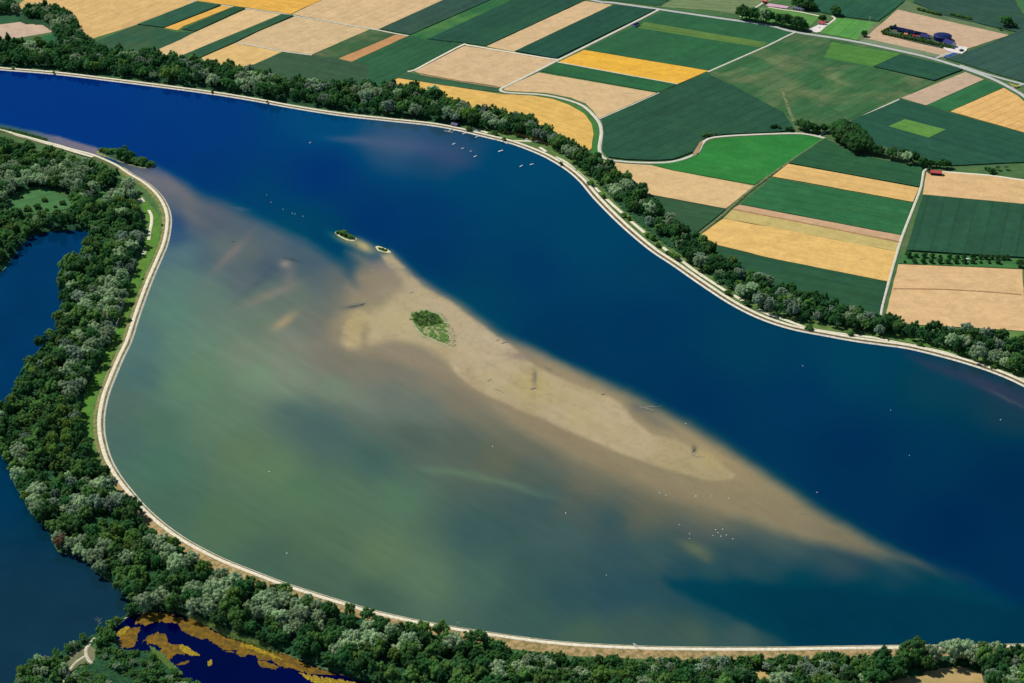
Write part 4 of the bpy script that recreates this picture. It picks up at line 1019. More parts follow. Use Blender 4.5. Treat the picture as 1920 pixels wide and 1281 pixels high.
WILZ = [(140, 690, 26, 60), (150, 740, 22, 50), (170, 930, 75, 50), (200, 590, 50, 50), (245, 455, 30, 30), (235, 490, 30, 30), (215, 540, 26, 26), (30, 890, 26, 50), (60, 950, 26, 40),
        (110, 1030, 40, 40), (175, 1060, 40, 40), (560, 1160, 66, 34), (500, 1150, 30, 30), (670, 1195, 34, 26), (755, 1205, 40, 26), (420, 1100, 30, 30), (380, 1130, 36, 30), (300, 1030, 22, 26),
        (350, 1060, 26, 20), (20, 355, 40, 24), (60, 330, 60, 30), (120, 320, 60, 22), (110, 345, 40, 20), (545, 1115, 50, 16), (640, 1150, 30, 16), (1000, 1250, 40, 20), (1080, 1262, 50, 16),
        (1345, 1250, 40, 22), (1420, 1262, 30, 22), (1520, 1258, 70, 18), (1770, 1230, 40, 18), (1850, 1228, 60, 14), (1895, 1262, 50, 26), (925, 1262, 26, 16), (160, 640, 40, 40), (220, 640, 26, 30),
        (200, 360, 30, 20), (250, 350, 18, 20), (290, 1150, 30, 30), (1310, 500, 24, 26), (1250, 425, 16, 26), (1200, 385, 16, 18), (1370, 535, 50, 16), (1460, 580, 40, 14), (1540, 595, 34, 14),
        (1590, 605, 30, 12), (1160, 350, 40, 10), (1060, 285, 20, 12), (930, 225, 20, 14), (870, 205, 14, 14), (690, 172, 26, 10), (470, 150, 22, 12), (395, 145, 14, 10), (100, 38, 40, 12), (60, 92, 20, 8),
        (1180, 350, 16, 10), (1860, 668, 60, 12), (1790, 645, 40, 10), (1430, 560, 30, 14)]
GREYZ = [(170, 935, 80, 46), (140, 690, 20, 60), (140, 760, 26, 40), (235, 480, 30, 60), (1400, 1262, 300, 26), (1895, 1262, 60, 30), (1450, 580, 160, 30), (600, 1130, 60, 22), (1310, 500, 60, 40)]
LIMEZ = [(120, 800, 30, 26), (110, 850, 30, 26), (15, 765, 20, 14), (250, 400, 12, 10), (230, 1020, 30, 16), (1130, 1270, 40, 12), (870, 215, 20, 8), (800, 225, 30, 6)]
REDZ = [(120, 497, 8, 8), (150, 497, 8, 8), (112, 1034, 6, 6), (105, 530, 8, 8), (1660, 1262, 16, 8), (848, 1250, 8, 8)]


def zone_hit(zs, u, v):
    return any(((u - a) / c) ** 2 + ((v - b) / d) ** 2 < 1 for a, b, c, d in zs)


def wood(poly, spacing, hr, zone, mix, dense=26000, clear=CLEAR, hfun=None):
    w = PA(poly, 0)
    x0, y0 = w[:, :2].min(0); x1, y1 = w[:, :2].max(0)
    n = dense
    xs = rng.uniform(x0, x1, n); ys = rng.uniform(y0, y1, n)
    u, v = to_px(xs, ys)
    ok = inpoly(u, v, poly)
    for c in clear:
        ok &= ~inpoly(u, v, c)
    xs, ys, u, v = xs[ok], ys[ok], u[ok], v[ok]
    grid = {}
    cs = spacing * 1.2
    for x, y, uu, vv in zip(xs, ys, u, v):
        sp = spacing * random.uniform(0.75, 1.2)
        gx, gy = int(x // cs), int(y // cs)
        if any((x - a) ** 2 + (y - b) ** 2 < sp * sp for i in (-1, 0, 1) for j in (-1, 0, 1) for (a, b) in grid.get((gx + i, gy + j), ())):
            continue
        grid.setdefault((gx, gy), []).append((x, y))
        wil = zone_hit(WILZ, uu, vv - 14)
        q = random.random()
        if zone_hit(REDZ, uu, vv):
            kd = 'reddish_tree'
        elif wil and q < 0.62:
            kd = 'grey_willow' if zone_hit(GREYZ, uu, vv - 10) and random.random() < .6 else 'silver_willow'
        elif zone_hit(LIMEZ, uu, vv - 10) and q < .8:
            kd = 'lime_tree'
        else:
            kd = random.choices(list(mix), list(mix.values()))[0]
        h = random.uniform(*hr)
        if kd == 'poplar_tree':
            h *= 1.15
        if kd == 'bush':
            h *= 0.45
        if hfun:
            h *= hfun(uu, vv)
        trees.append((kd, x, y, h, random.uniform(0.9, 1.15), zone(uu, vv) if callable(zone) else zone, 0.0))


W1 = [(-90, 262), (0, 272), (60, 282), (110, 300), (150, 310), (190, 324), (225, 342), (246, 364), (252, 395), (264, 425), (262, 460), (254, 495), (246, 520), (238, 548), (226, 580), (208, 625),
      (198, 660), (182, 700), (162, 745), (150, 790), (158, 838), (182, 880), (212, 914), (240, 950), (272, 996), (330, 1036), (405, 1084), (450, 1100), (530, 1118), (600, 1140), (660, 1160), (740, 1184),
      (850, 1204), (930, 1222), (960, 1238), (1060, 1250), (1200, 1258), (1320, 1256), (1450, 1250), (1600, 1246), (1700, 1234), (1990, 1232), (1990, 1340), (740, 1340), (690, 1298), (660, 1282), (600, 1262), (520, 1236), (450, 1210),
      (380, 1180), (330, 1160), (290, 1150), (246, 1156), (238, 1130), (200, 1088), (165, 1056), (112, 1040), (102, 1012), (66, 975), (46, 944), (28, 908), (16, 878), (-90, 856), (-90, 800), (0, 775),
      (36, 742), (58, 694), (76, 660), (106, 630), (118, 562), (120, 500), (144, 490), (170, 464), (176, 438), (150, 428), (60, 438), (42, 458), (14, 490), (-30, 518), (-90, 540)]
W2 = [(-90, 1330), (-30, 1330), (24, 1290), (44, 1254), (98, 1236), (132, 1216), (192, 1186), (238, 1156), (226, 1166), (208, 1184), (222, 1222), (256, 1226), (282, 1228), (300, 1240), (318, 1260), (344, 1280), (372, 1290), (400, 1310), (410, 1340)]
W3 = [(-90, 84), (0, 86), (50, 92), (110, 98), (180, 106), (290, 111), (380, 127), (470, 142), (520, 160), (600, 168), (660, 172), (700, 170), (750, 172), (830, 190), (880, 212), (930, 220), (1020, 246), (1060, 272),
      (1110, 302), (1140, 320), (1190, 350), (1240, 405), (1270, 430), (1340, 478), (1390, 512), (1450, 544), (1550, 574), (1590, 586), (1650, 604), (1690, 614), (1740, 628), (1860, 636), (1920, 656), (2050, 700),
      (2050, 795), (1920, 710), (1850, 684), (1760, 654), (1700, 641), (1640, 631), (1560, 613), (1500, 601), (1438, 588), (1398, 564), (1338, 526), (1288, 489), (1238, 449), (1188, 403), (1158, 376), (1118, 348),
      (1083, 312), (1050, 288), (1010, 266), (970, 256), (930, 247), (870, 236), (800, 225), (730, 217), (640, 207), (560, 194), (480, 180), (400, 167), (300, 153), (200, 141), (100, 129), (0, 121), (-90, 114)]
W4 = [(-90, 4), (0, 6), (32, 18), (34, 26), (0, 26), (-90, 30)]
W5 = [(42, 28), (70, 22), (100, 22), (128, 34), (140, 52), (152, 72), (172, 90), (186, 104), (120, 100), (110, 72), (98, 50), (80, 38), (46, 36)]


def zone1(u, v):
    if v < 430:
        return 'in the left wood north of the oxbow lake'
    if v < 860 and u < 330:
        return 'in the wood strip between oxbow lake and grass strip'
    if u < 500:
        return 'on the wooded neck between lower lake and curved dam'
    if u < 960:
        return 'in the wood below the dam at the bottom centre left'
    return 'in the wood along the bottom edge on the right'


def zone3(u, v):
    if u < 480:
        return 'in the far shore belt at the upper left'
    if u < 1100:
        return 'in the far shore belt near the moored boats'
    return 'in the far shore belt along the right fields'


MIXW = {'broadleaf_tree': 5, 'ash_tree': 5, 'silver_willow': 0.4, 'grey_willow': 0.15, 'lime_tree': 0.45, 'poplar_tree': 1.0}
MIXF = {'broadleaf_tree': 7, 'ash_tree': 2.2, 'silver_willow': 0.5, 'grey_willow': 0.9, 'lime_tree': 0.25, 'poplar_tree': 1.2}
W1B = [(940, 1230), (1060, 1242), (1200, 1250), (1320, 1248), (1450, 1243), (1640, 1238), (1650, 1288), (940, 1288)]
wood(W1B, 6.2, (8, 14), zone1, MIXW, 26000)
wood(W1, 11.2, (15, 25), zone1, MIXW, 60000, clear=CLEAR + [W1B], hfun=lambda u, v: 0.66 if (v < 1275 and 950 < u < 1640) else (1.0 if u < 1640 else 1.15))
wood(W2, 6.0, (8, 13), 'in the scrub round the gravel fork', {'ash_tree': 4, 'bush': 4, 'silver_willow': 1.2, 'lime_tree': 1}, 9000)
wood(W3, 10.8, (16, 27), zone3, MIXF, 60000, clear=[], hfun=lambda u, v: 0.86 if u > 1085 else 1.0)
wood(W4, 12, (17, 23), 'in the grove at the top left corner', MIXF, 4000, clear=[])
wood(W5, 12, (17, 24), 'in the grove beside the straw field', {'broadleaf_tree': 5, 'silver_willow': .8, 'poplar_tree': 1}, 8000, clear=[])
# fringe bushes at the wood edges
for u, v in [(1107, 346), (1131, 369), (1170, 405), (1180, 410), (1214, 442), (1224, 447), (1234, 461), (1252, 475), (1260, 480), (1268, 485), (1365, 551), (1399, 571), (1517, 617), (1594, 628), (1724, 647), (1862, 690),
             (927, 252), (880, 244)]:
    add_tree('bush', u, v + 2, random.uniform(6, 9.5), 'on the far dam grass beside the white path', z=0.4)
for u, v in [(25, 129), (101, 137), (398, 173.5), (501, 192), (945, 262), (1052, 308)]:
    add_tree('bush', u, v + 1, random.uniform(4, 6), 'on the verge of the far dam road', z=1.8)
for u, v, h in [(242, 604, 7), (304, 424, 3.5), (268, 525, 3), (248, 572, 3)]:
    add_tree('bush', u, v, h, 'on the grass strip inside the curved dam', z=0.35)
for u, v in [(30, 398), (52, 396), (70, 392), (84, 378), (88, 396), (104, 390), (118, 384), (40, 372)]:
    add_tree('bush', u, v, random.uniform(5, 10), 'in the pale reed meadow')
# peninsula
for u, v, h, kd in [(196, 285, 6, 'bush'), (208, 287, 7, 'bush'), (220, 292, 10, 'ash_tree'), (232, 298, 17, 'broadleaf_tree'), (240, 302, 14, 'broadleaf_tree'), (250, 304, 8, 'bush'), (260, 307, 8, 'bush'), (270, 309, 11, 'ash_tree'), (280, 311, 7, 'bush'), (214, 286, 6, 'bush'), (264, 303, 7, 'bush'), (286, 309, 5, 'bush'), (190, 284, 5, 'bush'), (202, 288, 6, 'bush'), (226, 296, 7, 'bush'), (236, 302, 8, 'bush'), (246, 305, 7, 'bush'), (256, 309, 6, 'bush'), (266, 311, 5, 'bush'), (276, 313, 4, 'bush'), (244, 300, 13, 'broadleaf_tree')]:
    add_tree(kd, u, v, h * 1.25, 'on the narrow spit at the left of the reservoir', 1.25, z=0.9)
# sports ground row, farm and field trees
for u, v, h, kd in [(1392, 36, 22, 'field_tree'), (1400, 38, 21, 'field_tree'), (1410, 39, 22, 'field_tree'), (1420, 41, 22, 'field_tree'), (1431, 43, 24, 'silver_willow'), (1442, 44, 21, 'field_tree'), (1462, 48, 20, 'field_tree'), (1472, 50, 22, 'field_tree'), (1481, 51, 18, 'field_tree'), (1495, 55, 21, 'field_tree'), (1503, 56, 18, 'field_tree'), (1510, 57, 12, 'field_tree')]:
    add_tree(kd, u, v, h * 1.22, 'in the tree row along the training pitch')
for u, v, h in [(1492, 14, 20), (1500, 16, 22), (1509, 18, 20), (1518, 19, 18), (1526, 20, 15), (1504, 12, 20), (1516, 14, 20)]:
    add_tree('field_tree', u, v, h, 'in the dark clump behind the long hall')
for u, v, h, lab in [(1542, 41, 14, 'round dark tree behind the red roofed clubhouse'), (1566, 29, 19, 'round dark tree at the top corner of the football pitch'), (1620, 69, 12, 'small dark tree at the lower right corner of the pitch'),
                     (1886, 50, 22, 'large dark tree beside the pinkish field in the top right corner'), (1902, 53, 11, 'small tree beside the track in the top right corner'), (1875, 57, 7, 'small bush at the tip of the pinkish field')]:
    add_tree('field_tree', u, v, h, '=' + lab, 1.15)
for k in range(12):
    add_tree('bush', 1722 + k * 3.6 + random.uniform(-1, 1), 19 + k * 0.9, 6, 'in the dark hedge above the pinkish field', z=.5)
for k in range(12):
    add_tree('bush', 1783 + k * 3.2 + random.uniform(-1, 1), 29 + k * 0.75, 6, 'in the dark hedge above the pinkish field', z=.5)
for u, v, h in [(1570, 255, 22), (1580, 262, 25), (1590, 268, 26), (1575, 250, 22), (1600, 275, 26), (1612, 283, 25), (1622, 286, 20), (1588, 254, 22), (1600, 260, 24), (1612, 270, 23), (1564, 250, 16), (1632, 288, 18), (1642, 290, 16), (1650, 292, 14), (1582, 270, 24), (1592, 277, 24), (1603, 283, 24), (1597, 268, 26), (1608, 264, 22), (1578, 258, 25), (1618, 278, 22), (1568, 262, 20), (1585, 258, 26), (1606, 288, 20), (1626, 281, 18)]:
    add_tree('field_tree', u, v, h * 1.12, 'in the big dark grove in the middle of the fields', 1.1)
for u, v, h, kd in [(1660, 294, 16, 'silver_willow'), (1672, 298, 20, 'field_tree'), (1684, 302, 16, 'silver_willow'), (1700, 307, 21, 'silver_willow'), (1712, 306, 20, 'field_tree'), (1692, 298, 18, 'field_tree'), (1582, 234, 12, 'grey_willow'), (1572, 235, 10, 'grey_willow')]:
    add_tree(kd, u, v, h, 'among the willows right of the big field grove')
for u, v, h in [(1728, 312, 16), (1736, 314, 13), (1744, 313, 12), (1752, 313, 11), (1760, 314, 11), (1770, 315, 15), (1777, 315, 13), (1742, 324, 9)]:
    add_tree('field_tree', u, v, h, 'in the dark hedge behind the red roofed barn', z=.2)
for u, v, h in [(1448, 242, 8), (1454, 241, 8), (1462, 243, 6), (1475, 245, 6), (1482, 246, 8), (1500, 242, 17), (1508, 246, 19), (1518, 248, 17), (1530, 250, 15), (1542, 248, 15), (1547, 247, 12), (1525, 246, 14)]:
    add_tree('field_tree', u, v, h, 'in the small trees along the winding track', z=.2)
for u, v, h in [(1319, 258, 6), (1326, 256, 6), (1333, 254, 5), (1341, 253, 4)]:
    add_tree('bush', u, v, h, 'on the scrub bank at the track bend', z=.5)
for u, v, h, kd in [(1856, 326, 11, 'field_tree'), (1862, 324, 8, 'bush'), (1870, 319, 9, 'grey_willow'), (1886, 318, 9, 'grey_willow'), (1848, 318, 5, 'bush')]:
    add_tree(kd, u, v, h, 'by the track right of the barn', z=.2)
ox1 = [130, 270, 405, 530, 650, 770, 890, 1020, 1150, 1270, 1395, 1530]
oh1 = [4, 6.5, 7.5, 7, 8, 8, 7.5, 7.5, 7, 4, 4.5, 7]
ox2 = [180, 300, 420, 540, 660, 795, 915, 1020, 1150, 1260, 1350, 1430, 1510, 1600, 1660]
oh2 = [10, 6, 8, 7, 5, 7, 6, 6, 8, 6.5, 8, 6, 7, 7, 8]
for x, h in zip(ox1, oh1):
    add_tree('orchard_tree', 1680 + x / 8, 493.0 + x * .0012, h, 'in the front orchard row')
for x, h in zip(ox2, oh2):
    add_tree('orchard_tree', 1680 + x / 8, 481.8 + x * .0035, h, 'in the back orchard row')
add_tree('orchard_tree', 1912, 501, 12, '=largest dark tree at the right end of the orchard rows')
# farm hedge
for k in range(30):
    t = k / 29
    add_tree('bush', 1656 + 130 * t, 65 + 27.5 * t, random.uniform(7, 9), 'in the dark conifer hedge round the farm', .55)
for u, v in [(1654, 61), (1659, 59), (1664, 57), (1669, 54), (1674, 52), (1678, 50)]:
    add_tree('bush', u, v + 2, random.uniform(7, 9), 'in the dark conifer hedge round the farm', .6)
for u, v in [(1690, 66), (1708, 69), (1728, 74), (1735, 77), (1745, 80), (1765, 90), (1700, 62)]:
    add_tree('bush', u, v, 6, 'in the farm garden', .8)

SPEC['orchard_tree'] = ('leaf_dark', 0.52, 0.55, 0.44, 11, (0.34, 0.5), 90, 0.09, 'fruit tree')
PROTO['orchard_tree'] = []
for s in range(2):
    v, t = crown_arrays(900 + s, .5, .55, .44, 11, (0.34, 0.5), 90, 0.08)
    PROTO['orchard_tree'].append((mesh_np('orchard_tree_crown', v, t, M['leaf_dark']), trunk_mesh('orchard_tree_trunk', s, .55, .5)))
LOW['orchard_tree'] = LOW['bush']

LOOK = {'silver_willow': 'silvery pale willow', 'grey_willow': 'blue grey willow', 'broadleaf_tree': 'dark green broadleaf tree', 'ash_tree': 'mid green rounded tree', 'lime_tree': 'bright yellow green tree',
        'poplar_tree': 'slim tall dark tree', 'reddish_tree': 'reddish brown tree', 'bush': 'low round bush', 'field_tree': 'dense dark rounded tree', 'orchard_tree': 'small dark fruit tree'}
LAND = [(0, 290, 'by the shore road at the left edge'), (80, 300, 'under the left shore road'), (160, 325, 'below the mud bank'), (225, 350, 'where dam and left wood meet'), (0, 345, 'left of the reed meadow'), (60, 340, 'above the reed meadow'),
        (150, 370, 'right of the reed meadow'), (215, 385, 'behind the top of the grass strip'), (30, 420, 'left of the oxbow lake head'), (110, 420, 'above the oxbow lake head'), (180, 425, 'right of the oxbow lake head'),
        (250, 440, 'beside the curved white parking path'), (20, 470, 'on the west shore of the oxbow lake'), (180, 480, 'in the upper neck beside the oxbow lake'), (240, 500, 'beside the middle of the grass strip'), (140, 530, 'on the east shore of the oxbow lake'),
        (200, 560, 'behind the middle grass strip'), (130, 600, 'on the lower east shore of the oxbow lake'), (190, 630, 'by the lower parking path'), (80, 690, 'at the foot of the oxbow lake'), (140, 680, 'behind the lower grass strip'), (165, 730, 'at the grass strip end'),
        (90, 760, 'in the middle of the left wood'), (20, 790, 'between the two left lakes'), (140, 800, 'beside the lowest grass strip'), (60, 850, 'above the lower lake'), (120, 870, 'inside the left wood bend'), (180, 880, 'under the sharp dam bend'),
        (50, 930, 'on the upper shore of the lower lake'), (120, 950, 'in the mound by the lower lake'), (200, 950, 'in the mound under the dam bend'), (110, 1020, 'by the reddish tree'), (190, 1020, 'between reddish tree and dam'), (270, 1010, 'just below the dam bend'),
        (200, 1070, 'above the lower lake bay'), (280, 1080, 'in the middle of the wooded neck'), (350, 1060, 'under the dam below its bend'), (260, 1130, 'at the tip of the lower lake'), (330, 1130, 'above the pond tip'), (400, 1110, 'between dam and pond'), (400, 1160, 'above the pond weed belt'),
        (470, 1120, 'under the dam above the pond'), (480, 1180, 'above the middle of the weed belt'), (550, 1130, 'where trees first cross the dam road'), (560, 1190, 'above the right weed belt'), (620, 1160, 'beside the bare dead tree'), (620, 1240, 'right above the pond end'), (700, 1190, 'below the visible dam gap'),
        (700, 1260, 'right of the pond end'), (790, 1200, 'under the dam left of the marker posts'), (790, 1260, 'at the bottom edge below the marker posts'), (870, 1220, 'under the two marker posts'), (880, 1270, 'at the bottom edge left of centre'), (950, 1250, 'below the start of the dry slope'), (1030, 1265, 'at the bottom edge centre'),
        (1110, 1270, 'left below the white board'), (1200, 1270, 'below the white board'), (1290, 1270, 'right below the white board'), (1370, 1265, 'left of the small dry clearing'), (1460, 1265, 'right of the small dry clearing'), (1550, 1265, 'halfway between the two dry clearings'), (1640, 1265, 'left of the large dry clearing'),
        (1720, 1245, 'between dam and large dry clearing'), (1800, 1240, 'above the large dry clearing'), (1880, 1250, 'in the bottom right corner'), (1960, 1250, 'beyond the bottom right corner'), (1750, 1290, 'on the large dry clearing edge'),
        (-30, 110, 'at the far left shore'), (30, 100, 'below the pinkish bare field'), (100, 115, 'below the small green clearing'), (170, 110, 'left below the dark field'), (240, 125, 'below the dark green field'), (320, 135, 'below the long pale straw strip'), (400, 150, 'below the triangular straw field'),
        (480, 160, 'at the left end of the brownish field'), (560, 180, 'below the brownish dark field'), (640, 190, 'below the fine rowed field'), (720, 200, 'at the start of the golden field'), (800, 210, 'left of the boathouse'), (860, 222, 'behind the boathouse'), (920, 235, 'behind the moored boats'),
        (980, 250, 'above the short jetty'), (1040, 270, 'below the golden field end'), (1095, 305, 'left of the smooth tan field'), (1150, 350, 'beside the smooth tan field'), (1205, 400, 'beside the olive wedge'), (1260, 445, 'below the olive wedge'), (1310, 490, 'left of the big golden field'),
        (1370, 530, 'below the big golden field corner'), (1430, 565, 'left below the dark shore field'), (1490, 590, 'below the dark shore field'), (1550, 600, 'right below the dark shore field'), (1610, 615, 'left of the straight track end'), (1670, 625, 'right of the straight track end'),
        (1730, 640, 'left below the large tan field'), (1790, 650, 'below the large tan field'), (1850, 665, 'right below the large tan field'), (1920, 690, 'at the right edge of the shore'), (2000, 730, 'beyond the right edge of the shore'),
        (20, 15, 'at the top left corner'), (60, 35, 'at the top of the straw field grove'), (110, 55, 'in the middle of the straw field grove'), (160, 90, 'at the foot of the straw field grove'),
        (40, 1280, 'by the bottom left corner'), (90, 1260, 'left of the gravel fork'), (150, 1210, 'above the gravel fork'), (210, 1180, 'between gravel fork and lower lake tip'), (170, 1270, 'between the gravel branches'), (240, 1240, 'between gravel fork and pond'), (300, 1270, 'below the pond arm'), (240, 1290, 'at the bottom edge by the gravel track')]
PLUR = {'silver_willow': 'silvery willows', 'grey_willow': 'blue grey willows', 'broadleaf_tree': 'dark broadleaf trees', 'ash_tree': 'mid green trees', 'lime_tree': 'bright green trees',
        'poplar_tree': 'slim dark trees', 'reddish_tree': 'reddish brown trees', 'bush': 'low bushes', 'field_tree': 'dense dark rounded trees', 'orchard_tree': 'small fruit trees'}
ORD = ['leftmost'] + [w + ' from left' for w in ('second third fourth fifth sixth seventh eighth ninth tenth eleventh twelfth thirteenth fourteenth fifteenth sixteenth seventeenth '
       'eighteenth nineteenth twentieth twenty-first twenty-second twenty-third twenty-fourth twenty-fifth twenty-sixth twenty-seventh twenty-eighth twenty-ninth thirtieth thirty-first thirty-second thirty-third thirty-fourth thirty-fifth thirty-sixth').split()]
_gr = {}
for i, t in enumerate(trees):
    z = t[5]
    if z.startswith('='):
        continue
    u, v = to_px(t[1], t[2])
    if any(k in z for k in ('wood', 'belt', 'scrub', 'grove at', 'grove beside')) :
        z = min(LAND, key=lambda q: (q[0] - u) ** 2 + ((q[1] - v) * 1.4) ** 2)[2]
    _gr.setdefault((t[0], z), []).append((float(u), i))
LAB = {}
for (kd, z), m_ in _gr.items():
    m_.sort()
    for j, (u, i) in enumerate(m_):
        g_ = PLUR[kd] + ' ' + z
        if len(m_) == 1:
            LAB[i] = ('the single ' + LOOK[kd] + ' ' + z, None)
        elif j < len(ORD):
            LAB[i] = (' '.join((ORD[j] + ' of ' + g_).split()[:16]), g_)
        else:
            LAB[i] = ('one of the rightmost ' + g_, g_)
trees = [t + (i,) for i, t in enumerate(trees)]
bykind = {}
for t in trees:
    bykind.setdefault(t[0], []).append(t)
for kd, lst in bykind.items():
    lst.sort(key=lambda t: -(t[3] / math.hypot(t[1], t[2]) * (1.0 if abs(to_px(t[1], t[2])[0] - 960) < 985 and 0 < to_px(t[1], t[2])[1] < 1310 else 0.2)))
    own, rest = lst[:295], lst[295:]
    for (k, x, y, h, wid, zone, z, ti) in own:
        cm, tm = random.choice(PROTO[kd])
        if zone.startswith('='):
            lab, grp = zone[1:], None
        else:
            lab, grp = LAB[ti]
        o = bpy.data.objects.new(kd, None)
        COL.objects.link(o)
        o.empty_display_size = 2
        o.location = (x, y, z)
        o.rotation_euler = (0, 0, random.uniform(0, 6.28))
        o.scale = (h * wid, h * wid, h)
        o['label'] = lab; o['category'] = SPEC[kd][8]
        if grp:
            o['group'] = grp
        c = bpy.data.objects.new('crown', cm); COL.objects.link(c); c.parent = o
        tr = bpy.data.objects.new('trunk', tm); COL.objects.link(tr); tr.parent = o
    if rest:
        lv, lt = LOW[kd]
        V = []; T = []
        for i, (k, x, y, h, wid, zone, z, ti) in enumerate(rest):
            a = random.uniform(0, 6.28); c_, s_ = math.cos(a), math.sin(a)
            v = lv * np.array([h * wid, h * wid, h])
            V.append(np.stack([v[:, 0] * c_ - v[:, 1] * s_ + x, v[:, 0] * s_ + v[:, 1] * c_ + y, v[:, 2] + z], 1))
            T.append(lt + i * len(lv))
        mt = M[SPEC[kd][0]]
        o = link('background_woods', mesh_np('background_woods', np.vstack(V), np.vstack(T), mt), kind='stuff')
        o['label'] = 'mass of ' + LOOK[kd] + 's filling the farther woods'
print('TREES', {k: len(v) for k, v in bykind.items()})

# undergrowth sheets below the woods
def undergrowth(name, poly, step, hgt, label, holes=()):
    o = spline(list(poly) + [poly[0]], 14)[:-1]
    w = PA(o, 0)
    x0, y0 = w[:, :2].min(0); x1, y1 = w[:, :2].max(0)
    gx, gy = np.meshgrid(np.arange(x0, x1, step), np.arange(y0, y1, step))
    gx = (gx + rng.uniform(-.35, .35, gx.shape) * step); gy = (gy + rng.uniform(-.35, .35, gy.shape) * step)
    idx = np.arange(gx.size).reshape(gx.shape)
    f = np.stack([idx[:-1, :-1], idx[:-1, 1:], idx[1:, 1:], idx[1:, :-1]], -1).reshape(-1, 4)
    xx, yy = gx.ravel(), gy.ravel()
    u, v = to_px(xx, yy)
    d = sdist(u, v, o)
    d = d + 9
    for h in holes:
        d = np.minimum(d, -sdist(u, v, h))
    d = np.minimum(d, -sdist(u, v, lake_px[::3]) - (22 if len(holes) else np.interp(u, [820, 1000, 1500, 1650], [9, 25, 25, 22])))
    ok = d > -1
    f = f[ok[f].all(1)]
    z = np.clip(d, 0, 6) / 6 * (hgt * (0.35 + fbm(xx / 9, yy / 9, 77, 4) * 1.3)) + 0.1
    vs = np.stack([xx, yy, z], 1)
    used = np.unique(f); rm = np.full(len(vs), -1); rm[used] = np.arange(len(used))
    me = mesh_np(name, vs[used], rm[f], M['under'])
    ob = link(name, me, kind='stuff'); ob['label'] = label
    return ob


HL = [POND, LAKE1, LAKE2] + CLEAR[:5] + [GREENSTRIP]
undergrowth('undergrowth', W1, 3.2, 4.0, 'dark shrubs and ground cover under the floodplain wood', HL)
undergrowth('undergrowth', W2, 2.6, 2.6, 'dark shrubs and ground cover round the gravel fork', HL)
undergrowth('undergrowth', W3, 3.6, 4.0, 'dark shrubs and ground cover under the far shore belt')
undergrowth('undergrowth', W5, 4.0, 4.0, 'dark shrubs and ground cover under the straw field grove')

# bare dead trees
def dead_tree(u, v, h, label, seed):
    r = random.Random(seed)
    o = thing('dead_tree', label, 'dead tree', P(u, v), r.uniform(0, 6))
    b = MB()
    b.tube((0, 0, 0), (0.3, 0.2, h), 0.45, 0.12)
    link('trunk', b.build('dead_trunk', M['dead']), o)
    for k in range(9):
        z = h * r.uniform(0.35, 0.95); a = r.uniform(0, 6.28); L = h * r.uniform(.18, .34)
        q = MB(); e = Vector((math.cos(a) * L, math.sin(a) * L, z + L * .7))
        q.tube((0.2, 0.1, z), e, 0.2, 0.09, 4)
        q.tube(e, e + Vector((r.uniform(-1, 1) * L * .4, r.uniform(-1, 1) * L * .4, L * .4)), 0.09, 0.05, 4)
        link('branch', q.build('dead_branch', M['dead']), o)


dead_tree(627, 1250, 22, 'pale bare dead tree above the right end of the pond', 1)
dead_tree(343, 1146, 17, 'pale bare dead tree just north of the pond', 2)
dead_tree(186, 1178, 13, 'grey bare dead tree beside the lower lake shore', 3)

# ------------------------------------------------------------------ spit, islands, reeds
def island(name, pts, z, h, mat, label, rim=1.6):
    o = spline(list(pts) + [pts[0]], 3)[:-1]
    w = [Vector(p) for p in PA(o, z)]
    n = len(w)
    area = sum(w[i].x * w[(i + 1) % n].y - w[(i + 1) % n].x * w[i].y for i in range(n))
    inner = inset(w, rim)
    vs = [Vector((p.x, p.y, z - .3)) for p in w] + [Vector((p.x, p.y, z + h)) for p in inner]
    fs = []
    for t in tessellate_polygon([[Vector((p.x, p.y, 0)) for p in inner]]):
        a, b_, c = (inner[i] for i in t)
        fs.append(tuple(n + i for i in (t if (b_ - a).to_2d().cross((c - a).to_2d()) > 0 else (t[0], t[2], t[1]))))
    for i in range(n):
        j = (i + 1) % n
        fs.append((i, j, n + j, n + i) if area > 0 else (j, i, n + i, n + j))
    me = bpy.data.meshes.new(name); me.from_pydata(vs, [], fs); me.materials.append(mat); me.update()
    return struct(name, me, label)


spit_grass = mat_simple('spit_grass', (58, 92, 62), 1, .25, .1)
island('spit', [(178, 284), (200, 284), (230, 294), (262, 302), (290, 307), (292, 312), (275, 316), (262, 315), (235, 308), (205, 297), (184, 291)], WZ, .6, mat_simple('spit_shore', (150, 150, 110), 1, .2, .2, c2=(96, 110, 80)), 'narrow pale edged spit at the left of the reservoir')
island('spit_turf', [(186, 285), (202, 286), (230, 296), (262, 304), (286, 309), (272, 313), (258, 312), (235, 305), (205, 295)], WZ + .62, .4, spit_grass, 'green turf covering the narrow spit', .8)
island('sand_island', [(627, 437), (631, 433), (640, 434), (656, 439), (668, 446), (670, 450), (662, 453), (648, 450), (634, 443)], WZ, .7, M['sandrim'], 'pale sand rim of the larger bushy islet')
island('islet_turf', [(632, 436), (642, 436), (655, 441), (663, 447), (658, 450), (647, 447), (636, 441)], WZ + .7, .35, spit_grass, 'green turf on the larger bushy islet', .5)
island('islet_turf', [(708, 464.5), (718, 466), (727, 470), (722, 472), (711, 468.5)], WZ + .62, .3, spit_grass, 'green turf on the smaller bushy islet', .4)
island('sand_island', [(703, 463), (708, 461), (722, 465), (733, 471), (733, 475), (722, 474), (708, 470)], WZ, .6, M['sandrim'], 'pale sand rim of the smaller bushy islet')


